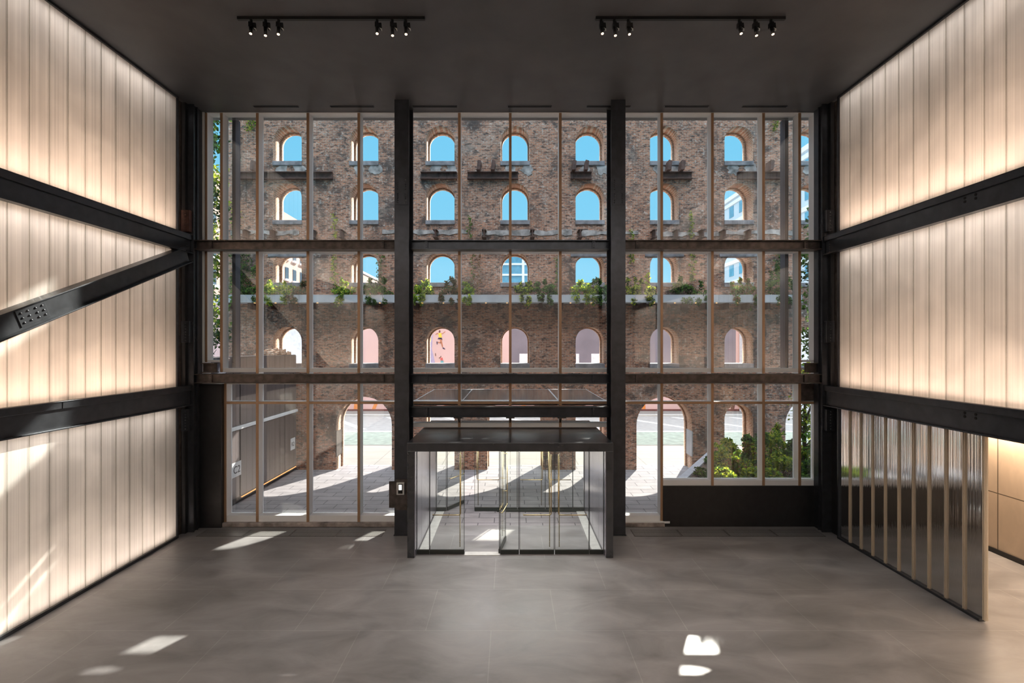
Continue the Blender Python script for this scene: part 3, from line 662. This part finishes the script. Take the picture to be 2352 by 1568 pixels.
# stone band between second and third rows
for a, b, z in ((-11.8, -8.9, 9.93), (-5.4, -1.8, 9.95), (-1.2, 2.6, 9.92), (3.0, 5.4, 9.9), (6.0, 8.9, 9.88), (9.1, 12.0, 9.92)):
    n = 14; top = [(a + (b - a) * k / n, z + .16 + random.uniform(-.05, .05)) for k in range(n + 1)]; bot = [(a + (b - a) * k / n, z - .02 + random.uniform(-.06, .06)) for k in range(n + 1)]
    MB().prism(top + bot[::-1], 'Y', WY0 - .025, WY0 + .05).build('stone_band', M['stonew'], wb)
for i in range(8):   # pale discs painting in reflected sunlight, between first and second rows
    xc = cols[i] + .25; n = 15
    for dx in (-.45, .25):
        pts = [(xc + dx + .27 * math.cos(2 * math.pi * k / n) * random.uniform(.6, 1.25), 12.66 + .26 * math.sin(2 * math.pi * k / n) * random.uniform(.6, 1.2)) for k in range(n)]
        MB().prism(pts, 'Y', WY0 - .012, WY0 + .02).build('painted_sun_patch', M['stonew'], wb)
# blocks of steel plate lining the ground arches
for i, sd in ((1, -1), (5, 1)):
    xe = cols[i] + sd * 1.17
    MB().box(xe - sd * .02, xe + sd * .02, WY0 - .02, WY1 + .02, .55, 1.62).build('guard_plate', M['steel2'] if sd < 0 else M['galv'], wb)

LO = ['beneath the first window column', 'beneath the second window column', 'between the first central windows', 'left of the central window column', 'right of the central window column', 'beneath the sixth window column', 'beneath the seventh window column']
beams = [(545, 765, (590,), 'rusted beam remnant high on the brick wall, far left', 640), (967, 1050, (), 'rusted beam remnant high on the brick wall, left of the central bay', 0),
         (1074, 1190, (1100, 1132), 'rusted beam remnant with two upright stubs beside the central window column', 1),
         (1310, 1358, (1315, 1343), 'short rusted beam remnant with two leaning stubs by the right steel column', 1),
         (1520, 1588, (1530, 1560), 'rusted beam remnant above the sixth window column of the brick wall', 1), (1692, 1806, (1760,), 'rusted beam remnant high on the brick wall, far right', 0)]
for a, b, st, lab, q in beams:
    t = thing('rusted_beam', (PX((a + b) / 2, WY0), WY0, 12.25), lab, 'beam remnant', 'rusted beam remnants on the brick wall')
    xa, xb = PX(a, WY0), PX(b, WY0)
    MB().box(xa, xb, WY0 - .05, WY0, 12.24, 12.50).build('web', M['rust'], t); MB().box(xa, xb, WY0 - .17, WY0, 12.49, 12.52).build('top_flange', M['rust'], t)
    MB().box(xa, xb, WY0 - .17, WY0, 12.22, 12.25).build('bottom_flange', M['rust'], t)
    for s_ in st:
        x = PX(s_, WY0); MB().prism([(x - .07, 12.5), (x + .07, 12.5), (x + .12, 12.86), (x - .02, 12.9)], 'Y', WY0 - .45, WY0 - .0).build('stub', M['rust'], t)
stubs = (572, 633, 725, 790, 1003, 1113, 1222, 1330, 1498, 1548, 1606, 1655, 1712)
for k, px in enumerate(stubs):
    x = PX(px, WY0); near = ['far left end', 'left of the first window column', 'right of the first window column', 'left of the second window column', 'under the third window column', 'midway to the central windows', 'right of the central windows', 'under the fifth window column', 'left of the sixth window column', 'right of the sixth window column', 'midway to the seventh column', 'left of the seventh window column', 'right of the seventh window column'][k]
    t = thing('joist_stub', (x, WY0, 9.7), 'rusty cut joist end in the pale stone band, %s' % near, 'joist stub', 'cut joist ends in the stone band')
    MB().box(x - .015, x + .015, WY0 - .5, WY0, 9.72, 10.02).build('web', M['rust'], t)
    MB().box(x - .09, x + .09, WY0 - .5, WY0, 10.0, 10.025).build('top_flange', M['rust'], t); MB().box(x - .09, x + .09, WY0 - .5, WY0, 9.70, 9.725).build('bottom_flange', M['rust'], t)

# planter troughs and joists under them
tx = [-12.0, -8.6, -5.2, -1.75, 1.7, 5.1, 8.5, 11.9]
tn = ['leftmost', 'second from the left', 'third from the left', 'middle one', 'third from the right', 'second from the right', 'rightmost']
for k in range(7):
    a, b = tx[k], tx[k + 1] - .01
    t = thing('planter_trough', ((a + b) / 2, 20.0, 7.0), 'long grey metal planter trough on the brick wall, %s of seven' % tn[k].replace(' one', ''), 'planter', 'planter troughs on the brick wall')
    MB().box(a, b, 19.70, 19.74, 7.04, 7.30).build('front_panel', M['galv'], t)
    MB().box(a, b, 19.64, 20.39, 6.98, 7.04).build('base_ledge', M['galv'], t); MB().box(a, b, 19.74, 20.39, 7.04, 7.24).build('soil', M['soil'], t)
    n = 4
    for q in range(n):
        x = a + (b - a) * (q + .5) / n
        MB().box(x - .06, x + .06, 19.85, 20.39, 6.74, 6.98).build('bracket', M['rust'], t)
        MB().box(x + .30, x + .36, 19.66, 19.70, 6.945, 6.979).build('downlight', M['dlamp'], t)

# ------------------------------------------------------------------ plants
def leaves(mb, c, rad, n, size, droop=.3, ymax=99.0):
    c = Vector(c)
    for _ in range(n):
        while True:
            p = Vector([random.uniform(-1, 1) for _ in range(3)])
            if p.length < 1: break
        p = Vector((p.x * rad[0], p.y * rad[1], p.z * rad[2])) + c
        d = Vector((random.gauss(0, 1), random.gauss(0, 1), random.gauss(0, .7) - droop)).normalized()
        u = d.cross(Vector((random.gauss(0, 1), random.gauss(0, 1), random.gauss(0, 1)))).normalized(); nn = d.cross(u)
        s_ = size * random.uniform(.6, 1.3); L = s_; w_ = s_ * .32
        if p.y > ymax - L * .9: p.y = ymax - L * .9 - random.uniform(0, .05)
        b = len(mb.v); mb.v += [tuple(p), tuple(p + d * L * .45 + u * w_ + nn * w_ * .3), tuple(p + d * L - nn * L * .1), tuple(p + d * L * .45 - u * w_ + nn * w_ * .3)]
        mb.f += [(b, b + 1, b + 2), (b, b + 2, b + 3)]
def plantmat(k): return M[('leafA', 'leafB', 'leafC', 'leafD')[k]]
def bush(name, label, cat, group, base, blobs, n, size, kinds, stems=5, hang=False):
    t = thing(name, base, label, cat, group)
    st = MB()
    for _ in range(stems):
        bl = random.choice(blobs); tgt = Vector(bl[0]); b0 = Vector(base) + Vector((random.uniform(-.1, .1), random.uniform(-.05, .05), 0))
        mid = (b0 + tgt) / 2 + Vector((random.uniform(-.1, .1), random.uniform(-.1, .1), .08)); st.tube([b0, mid, tgt], .014, 5, .005)
    st.build('stem', M['bark'], t)
    for kk in kinds:
        mb = MB()
        for c_, r_ in blobs: leaves(mb, c_, r_, max(4, n // len(kinds) // len(blobs)), size, .3, 20.39)
        mb.build('foliage', plantmat(kk), t)
    return t
shr = [(560, (0, 2), 'large dark shrub at the left end of the planter ledge', 1.0, .9), (640, (1, 0), 'sunlit yellow-green shrub on the ledge below the first window column', .9, .45),
       (690, (3, 2), 'brownish trailing shrub on the ledge right of the first window column', .6, .35), (790, (1, 0), 'bright shrub on the ledge left of the second window column', .6, .4),
       (870, (2, 0), 'dense green shrub on the ledge beside the left steel column', .8, .45), (975, (1, 0), 'green trailing plant on the ledge right of the left steel column', .55, .5),
       (1035, (2, 3), 'dark purple-green shrub on the ledge below the third window column', .6, .5), (1075, (0, 1), 'small green shrub on the ledge right of the third window column', .35, .3),
       (1205, (2, 1), 'pale loose shrub on the ledge below the central window column', .5, .4), (1250, (2, 0), 'dark round shrub on the ledge right of the central window column', .7, .45),
       (1345, (1, 0), 'big lime-green shrub on the ledge below the fifth window column', .9, .4), (1375, (0, 2), 'dark green shrub on the ledge at the right steel column', .5, .45),
       (1465, (1, 2), 'yellow and dark shrub on the ledge left of the sixth window column', .9, .45), (1585, (2, 0), 'dark bushy shrub on the ledge right of the sixth window column', 1.0, .55),
       (1700, (0, 3), 'mid-green shrub on the ledge below the seventh window column', .8, .5), (1790, (0, 2), 'tall dark shrub at the right end of the planter ledge', .9, .9)]
for px, ks, lab, wd, hg in shr:
    x = PX(px, 20.05); wd *= .85
    bl = [((x + random.uniform(-.75, .75) * wd, 19.98 + random.uniform(-.2, .15), 7.34 + random.uniform(0, .75) * hg), (wd * random.uniform(.14, .34), .22, hg * random.uniform(.16, .34))) for _ in range(11)]
    for _ in range(4): bl.append(((x + random.uniform(-.8, .8) * wd, 19.66, 7.12 + random.uniform(-.12, .08)), (wd * random.uniform(.08, .2), .06, random.uniform(.1, .28))))
    for _ in range(3): bl.append(((x + random.uniform(-.6, .6) * wd, 20.05, 7.5 + hg * random.uniform(.5, 1.0)), (.05, .06, hg * .28)))
    bush('ledge_shrub', lab, 'shrub', 'shrubs in the ledge planters', (x, 20.05, 7.26), bl, 1500, .095, ks)
def vine(label, px, y0, y1, ks, w_=.14, n=150, yy=20.36):
    x = PX(px, yy); za, zb = sorted((PZ(y0, yy), PZ(y1, yy)))
    t = thing('climbing_vine', (x, yy, za), label, 'vine', 'vines on the brick wall')
    pts = [(x + random.uniform(-.08, .08), yy - .02, za + (zb - za) * k / 8) for k in range(9)]
    MB().tube(pts, .012, 5, .006).build('stem', M['twig'], t)
    for kk in ks:
        mb = MB()
        for p in pts: leaves(mb, p, (w_, .06, (zb - za) / 14), n // 9 // len(ks) + 2, .09, .3, 20.39)
        mb.build('foliage', plantmat(kk), t)
vine('tall leafy vine climbing between the first two window columns', 770, 670, 590, (1, 0), .12)
vine('short sprig growing from the stone band left of the second window column', 770, 545, 492, (1,), .08, 60)
vine('thin dry vine left of the central window column', 1085, 665, 585, (0, 3), .05, 60)
vine('thin dry vine close to the central window column', 1100, 675, 590, (3,), .05, 60)
vine('narrow vine beside the mullion right of the centre', 1277, 680, 595, (0,), .07, 90)
vine('small sprig on the stone band below the central bay', 1080, 545, 498, (0,), .06, 50)
vine('leafy vine hanging beside the second window column', 875, 665, 580, (2, 0), .15, 120)
vine('green vine under the stone band right of the right steel column', 1450, 600, 530, (1, 0), .12, 90)
vine('sprig growing in the stone band between the sixth and seventh columns', 1588, 545, 490, (1, 0), .09, 80)
vine('vine dangling beside the sixth window column', 1590, 640, 575, (0, 1), .10, 80)
vine('sunlit vine on the ledge next to the sixth window column', 1487, 668, 628, (1,), .08, 70)
vine('sprig high on the brick wall at the right', 1780, 300, 265, (1, 0), .10, 60)
vine('dark creeper right of the seventh window column', 1790, 640, 575, (0, 2), .22, 200)
vine('creeper hanging below the ledge at the far right', 1720, 710, 660, (0, 2), .22, 140)
vine('creeper at the top left corner of the brick wall', 578, 300, 262, (0, 1), .25, 110)
vine('creeper covering the left end of the brick wall', 556, 670, 585, (0, 2), .55, 700)
vine('yellow-green creeper on the left edge of the brick wall', 543, 550, 470, (1, 2), .2, 160)
vine('dark creeper strip at the left wall edge near the top', 545, 460, 300, (2, 0), .12, 260)
def tree(label, x, y, z0, ztop, rad, zlow, n, ks, size=.16, lean=0):
    t = thing('tree', (x, y, z0), label, 'tree', 'trees in the courtyard')
    tp = Vector((x + lean, y, ztop * .8)); mb = MB().tube([(x, y, z0), (x + lean * .3, y + .05, z0 + (ztop - z0) * .4), tp], .09, 8, .03)
    for k in range(14):
        f = random.uniform(.25, .95); p = Vector((x + lean * f, y, z0 + (ztop * .8 - z0) * f)); a = random.uniform(0, 6.28)
        q = p + Vector((math.cos(a) * rad * .8, math.sin(a) * rad * .6, random.uniform(.3, .9))); mb.tube([p, (p + q) / 2 + Vector((0, 0, .1)), q], .028, 5, .008)
    mb.build('trunk', M['bark'], t, True)
    for kk in ks:
        mb = MB()
        for _ in range(18):
            zc = random.uniform(zlow, ztop); leaves(mb, (x + lean + random.uniform(-.6, .6) * rad, y + random.uniform(-.5, .5) * rad, zc), (rad * .5, rad * .5, .55), n // 18 // len(ks), size)
        mb.build('foliage', plantmat(kk), t)
tree('tall leafy tree outside the far left glazing', -11.0, 17.6, 0, 14.2, .85, 5.2, 4200, (0, 2, 1))
tree('green tree beyond the far right glazing', 11.15, 17.4, .8, 10.6, .75, 4.6, 2600, (0, 2))
tree('slender young tree low behind the right corner of the glazing', 10.0, 16.4, .8, 4.4, .55, 2.0, 700, (0, 1), .13)

# ------------------------------------------------------------------ raised planting bed on the right
bed = thing('planting_bed', (9, 17, 0), 'raised planting bed with a slanting grey stone kerb outside the right glazing', 'planting bed')
kp = [(5.0, 14.42), (5.0, 15.2), (8.32, 20.25)]
MB().prism(kp + [(12.0, 20.38), (12.0, 14.32), (5.0, 14.32)], 'Z', 0, .74).build('soil', M['soil'], bed)
d = (Vector((8.32, 20.25)) - Vector((5.0, 15.2))).normalized(); nn = Vector((-d.y, d.x))
a0, a1 = Vector((5.0, 15.2)), Vector((8.32, 20.25))
MB().prism([tuple(a0), tuple(a1), tuple(a1 - nn * .26), tuple(a0 - nn * .26)], 'Z', 0, .84).box(5.0, 5.24, 14.34, 15.3, 0, .838).build('kerb', M['curb'], bed, bevel=.01)
spots = [(1634, 1088, 16.2, 'low dark groundcover plant beside the stone kerb', (2, 0), .38, .2), (1648, 1058, 18.2, 'pale-tipped plant by the kerb near the brick wall', (0, 2), .4, .3),
         (1672, 1058, 17.0, 'yellow-green grassy shrub left in the planting bed', (1, 0), .55, .5), (1668, 1030, 18.8, 'sunlit small-leaved shrub below the narrow arch', (1, 0), .4, .4),
         (1660, 1092, 15.4, 'small bright plant close to the glass in the planting bed', (1, 0), .3, .2), (1712, 1062, 16.2, 'large reddish shrub in the middle of the planting bed', (3, 0, 1), .6, .65),
         (1735, 1092, 15.2, 'little leafy plant low at the glass beside the reddish shrub', (1, 0), .3, .2), (1745, 1030, 17.4, 'broad-leaved green shrub behind the reddish shrub', (0, 2), .5, .6),
         (1780, 1020, 17.9, 'tall yellow-tinged shrub at the foot of the wide right arch', (1, 0), .55, .75), (1790, 1065, 16.2, 'spreading fern-like plant in the right of the planting bed', (0, 1), .6, .4),
         (1775, 1092, 15.2, 'low lime plant by the glass in the right of the bed', (1, 0), .35, .2), (1820, 1045, 17.2, 'dark shrub under the slender young tree', (2, 0), .55, .5),
         (1852, 1050, 16.4, 'green shrub at the far right end of the bed', (0, 1), .5, .5), (1857, 1080, 15.3, 'ground plant in the right corner by the window sill', (0, 2), .4, .25)]
for px, py, Y, lab, ks, wd, hg in spots:
    x, z = PX(px, Y), max(.95, PZ(py, Y))
    bl = [((x + random.uniform(-.9, .9) * wd, Y + random.uniform(-.4, .4), max(.84, z + random.uniform(-.7, .6) * hg)), (wd * random.uniform(.15, .32), .26, hg * random.uniform(.12, .3))) for _ in range(15)]
    for _ in range(3): bl.append(((x + random.uniform(-.5, .5) * wd, Y, z + hg * random.uniform(.5, .9)), (.06, .06, hg * .3)))
    bush('garden_shrub', lab, 'shrub', 'shrubs in the raised planting bed', (x, Y, .74), bl, 1500, .11, ks, 10)

for kk in (0, 3):
    mb = MB()
    for _ in range(60):
        f = random.random(); yy = 14.6 + f * 5.6; x0_ = 5.9 + max(0, yy - 15.2) * .657 + .3; xx = random.uniform(x0_, 11.6)
        leaves(mb, (xx, yy, .82), (.45, .35, .10), 45, .09, -.3, 20.39)
    tag(mb.build('groundcover', plantmat(kk)), ('green', 'rusty brown')[kk > 0] + ' low groundcover spread over the raised planting bed', 'groundcover', kind='stuff')

# ------------------------------------------------------------------ exterior ground and street
tag(MB().box(-40, 60, 14.05, 21.24, -.2, -.012).build('ground_plaza', M['paver']), kind='structure')
tag(MB().box(-60, 70, 21.24, 25.6, -.2, -.012).build('ground_sidewalk', M['concrete']), kind='structure')
tag(MB().box(-60, 80, 25.6, 29.5, -.2, -.03).build('ground_green_lane', M['greenlane']), kind='structure')
tag(MB().box(-60, 80, 29.5, 36.2, -.2, -.03).build('ground_road', M['asphalt']), kind='structure')
tag(MB().box(-60, 80, 36.2, 140, -.2, .06).build('ground_far_sidewalk', M['concrete']), kind='structure')
rm = thing('road_marking', (0, 31, -.03), 'white painted hatching and edge line on the street', 'road marking')
MB().box(-60, 80, 29.5, 29.9, -.03, -.024).build('edge_line', M['paint'], rm)
for k in range(14):
    x = -26 + k * 4.2; MB().prism([(x, 35.6), (x + .5, 35.6), (x + 4.4, 30.4), (x + 3.9, 30.4)], 'Z', -.03, -.024).build('hatch_stripe', M['paint'], rm)
MB().box(-60, 80, 36.05, 36.3, -.03, .10).build('kerb_stone', M['paint'], rm)

# mural building across the street
YM = 38.5; mbd = thing('mural_building', (2, 42, 0), 'low pink building with a grey upper wall and athlete mural across the street', 'building')
def mpoly(nm, pts, mat, d=.0): 
    MB().prism([(PX(a, YM), PZ(b, YM)) for a, b in pts], 'Y', YM - .012 - d, YM).build(nm, mat, mbd)
MB().box(-26, 34, YM, 50, .06, 8.6).build('wall', M['pink'], mbd); MB().box(-26, 34, YM - .06, YM, 0, .2).build('base_course', M['maroon'], mbd)
MB().box(-26, 34, YM - .08, 50, 8.6, 8.8).build('parapet', M['shopw'], mbd)
mpoly('grey_wall_field', [(1172, 700), (1690, 700), (1690, 838), (1172, 838)], M['greypaint'])
mpoly('lavender_field', [(975, 700), (1000, 700), (992, 800), (1000, 836), (975, 836)], M['lav'])
Z5 = lambda pts: [(960 + a / 13.07, 730 + b / 13.07) for a, b in pts]
mur = [('mural_leg', [(640, 620), (700, 610), (735, 760), (755, 870), (730, 880), (690, 770)], 'skin'), ('mural_leg', [(690, 720), (700, 765), (600, 745), (590, 720)], 'skin'),
       ('mural_shoe', [(735, 885), (780, 890), (825, 935), (790, 945), (740, 915)], 'navy'), ('mural_shoe', [(555, 705), (592, 712), (592, 790), (565, 795)], 'navy'),
       ('mural_shorts', [(620, 585), (720, 595), (732, 670), (690, 635), (640, 640), (590, 635)], 'navy'), ('mural_top', [(610, 460), (700, 450), (720, 590), (625, 580)], 'yellow'),
       ('mural_head', [(630, 375), (665, 365), (680, 410), (660, 440), (620, 430)], 'brown'), ('mural_arm', [(700, 460), (740, 455), (825, 395), (815, 425), (745, 475), (705, 485)], 'skin'),
       ('mural_arm', [(615, 460), (580, 445), (525, 490), (540, 500), (590, 475), (610, 495)], 'skin'), ('mural_head', [(685, 1135), (705, 1145), (690, 1180), (640, 1215), (620, 1200), (665, 1175)], 'brown'),
       ('mural_top', [(670, 1190), (740, 1190), (755, 1280), (680, 1270)], 'red'), ('mural_shorts', [(690, 1275), (760, 1275), (775, 1350), (675, 1350)], 'teal'),
       ('mural_mark', [(515, 1055), (535, 1060), (545, 1140), (520, 1135)], 'brown'), ('mural_patch', [(360, 560), (400, 600), (385, 720), (355, 700)], 'yellow')]
for nm, pts, mt in mur: mpoly(nm, Z5(pts), M[mt], .004)
for a, b in ((812, 822), (852, 868), (1002, 1034), (1178, 1214), (1475, 1482)): mpoly('mural_stripe', [(a, 944), (a + 8, 944), (b, 926), (b - 8, 926)], M['orange'], .004)
mpoly('mural_leg', [(1678, 932), (1688, 930), (1684, 952), (1680, 952)], M['brown'], .004)
for a, b in ((1193, 1212), (1323, 1330), (1358, 1378)): mpoly('pale_sign', [(a, 812), (b, 812), (b, 834), (a, 834)], M['shopw'], .01)

lb_ = thing('brick_apartment_block', (-35, 55, 0), 'tall pale brick apartment block with rows of windows seen through the left window column', 'building')
MB().box(-45, -30, 44, 74, 0, 23).build('wall', M['redb'], lb_)
for r_ in range(7):
    for q in range(12):
        y = 46 + q * 2.3; z = 3 + r_ * 2.8
        f = MB().box(-30.02, -29.95, y, y + 1.0, z, z + 1.6).build('window', M['windark'], lb_); MB().box(-30.0, -29.7, y - .15, y + 1.15, z - .25, z).build('window_ledge', M['shopw'], f)
t = thing('gabled_brick_block', (-35, 100, 0), 'plain reddish block sloping away behind the second window column', 'building')
MB().box(-45, -30, 76, 135, 0, 20).build('wall', M['redb'], t); MB().box(-45, -29.8, 76, 135, 20, 20.4).build('parapet', M['shopw'], t)
t = thing('glass_tower', (1.3, 122, 0), 'white-framed blue glass tower seen through the central window', 'building')
MB().box(-7, 9.5, 120, 135, 0, 29.3).build('wall', M['winblue'], t)
for k in range(11): MB().box(-7.1, 9.6, 119.8, 120, k * 2.65 + 1.5, k * 2.65 + 1.95).build('spandrel_band', M['hotelw'], t)
for x in (-7.1, -3.5, 2.9, 6.4, 9.0): MB().box(x, x + .6, 119.75, 120, 0, 29.4).build('pilaster', M['hotelw'], t)
t = thing('pale_blue_hotel', (40, 62, 0), 'pale blue high-rise with white floor bands seen through the right windows', 'building')
MB().box(35, 50, 45, 92, 0, 28.6).build('wall', M['hotel'], t)
for k in range(9):
    MB().box(34.9, 35, 45, 92, 3.1 * k + 2.6, 3.1 * k + 3.15).build('spandrel_band', M['hotelw'], t)
    for q in range(14):
        y = 46 + q * 3.3; MB().box(34.95, 35, y, y + 1.5, 3.1 * k + .75, 3.1 * k + 2.45).build('window', M['winblue'], t)
MB().box(34.8, 50, 45, 92, 28.3, 28.9).build('parapet', M['hotelw'], t)
t = thing('white_shopfront', (23, 37, 0), 'white shopfront with a blue awning beyond the seventh ground window', 'building')
MB().box(18.2, 26, 37.0, 38.4, .06, 7.4).build('wall', M['shopw'], t); MB().prism([(36.4, 5.6), (37.0, 6.3), (37.0, 5.2), (36.4, 5.0)], 'X', 18.8, 20.4).build('awning', M['vangrey'], t)
t = thing('white_tent_wall', (-16, 34, 0), 'white sloping tent roof beyond the first ground window', 'tent')
MB().prism([(-17.6, 0.06), (-14.2, .06), (-14.2, 6.4), (-15.2, 7.2), (-17.6, 5.0)], 'Y', 33.6, 35.2).build('canopy', M['shopw'], t)
MB().prism([(-17.7, 5.0), (-15.2, 7.25), (-15.2, 7.35), (-17.7, 5.1)], 'Y', 33.5, 35.3).build('roof_edge', M['vangrey'], t)

# ------------------------------------------------------------------ left enclosure outside
en = thing('metal_enclosure', (-9.1, 17.4, 0), 'dark bronze metal enclosure with a glowing amber base outside the left glazing', 'enclosure')
MB().box(-9.9, -9.03, 14.6, 20.35, .25, 4.85).build('carcass', M['bronze'], en)
for k, (a, b) in enumerate(((14.6, 16.1), (16.15, 17.55), (17.6, 19.3), (19.35, 20.35))):
    MB().box(-9.03, -9.0, a, b - .02, .22, 2.42).build('lower_panel', M['bronze'], en, bevel=.004); MB().box(-9.03, -9.0, a, b - .02, 2.60, 4.82).build('upper_panel', M['bronze'], en, bevel=.004)
MB().box(-9.03, -8.93, 14.6, 20.35, 2.46, 2.56).build('rail', M['alu'], en)
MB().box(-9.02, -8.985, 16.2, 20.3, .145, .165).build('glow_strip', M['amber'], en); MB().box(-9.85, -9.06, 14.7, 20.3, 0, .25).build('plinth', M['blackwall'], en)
MB().box(-9.03, -8.92, 14.6, 15.2, 0, 4.85).build('corner_post', M['darkcl'], en)
rot = (math.radians(90), 0, math.radians(90))
for nm, yc, zc, s_, txt, lab in (('paper_notice', 15.78, 1.16, .24, 'C2', 'white paper notice reading C2 on the dark enclosure near the glass'), ('paper_notice', 20.0, 1.17, .2, 'R2', 'small white paper notice on the enclosure near the brick wall')):
    t = thing(nm, (-8.9, yc, zc), lab, 'notice', 'paper notices on the enclosure'); xs = -8.915 if yc < 16 else -8.995
    if yc < 16: xs = -8.995
    MB().box(xs, xs + .005, yc - .32 if yc < 16 else yc - .2, yc + (.38 if yc < 16 else .2), zc - .24, zc + .24).build('sheet', M['paper'], t)
    text('lettering', txt, (xs + .007, yc + .12 if yc < 16 else yc, zc - .02), rot, .34 if yc < 16 else .24, M['ink'], t)

rb = thing('brick_rubble', (-9.5, 19.3, 4.85), 'heap of broken brick rubble lying on top of the metal enclosure', 'rubble')
mb = MB()
for _ in range(70):
    q = Vector((random.uniform(-9.85, -9.1), random.uniform(18.5, 20.25), 4.87)); q.z += random.uniform(0, .22) * (1 - abs(q.y - 19.4)); a = random.uniform(0, 3.1); r0 = random.uniform(.05, .12)
    mb.obox(q - Vector((0, 0, r0 * .5)), q + Vector((0, 0, r0 * .6)), (math.cos(a), math.sin(a), .2), (-math.sin(a), math.cos(a), .1), -r0, r0, -r0 * .6, r0 * .6)
mb.build('rubble_pile', M['brick2'], rb)
# ------------------------------------------------------------------ glass canopy over the outside door
cn = thing('glass_canopy', (0, 16.2, 3.6), 'glass entrance canopy with a steel frame outside above the door', 'canopy')
for a, b in ((-2.8, -1.45), (-1.4, 1.4), (1.45, 2.8)): MB().box(a, b, 14.45, 18.0, 3.585, 3.60).build('glass_panel', M['frost'], cn)
for a in (-2.86, -1.43, 1.40, 2.80): MB().box(a, a + .05, 14.40, 18.05, 3.50, 3.585).build('rafter', M['galv'], cn)
MB().box(-2.86, 2.86, 18.0, 18.08, 3.46, 3.60).build('front_gutter', M['galv'], cn); MB().box(-2.86, 2.86, 14.275, 14.42, 3.46, 3.60).build('rear_gutter', M['galv'], cn)
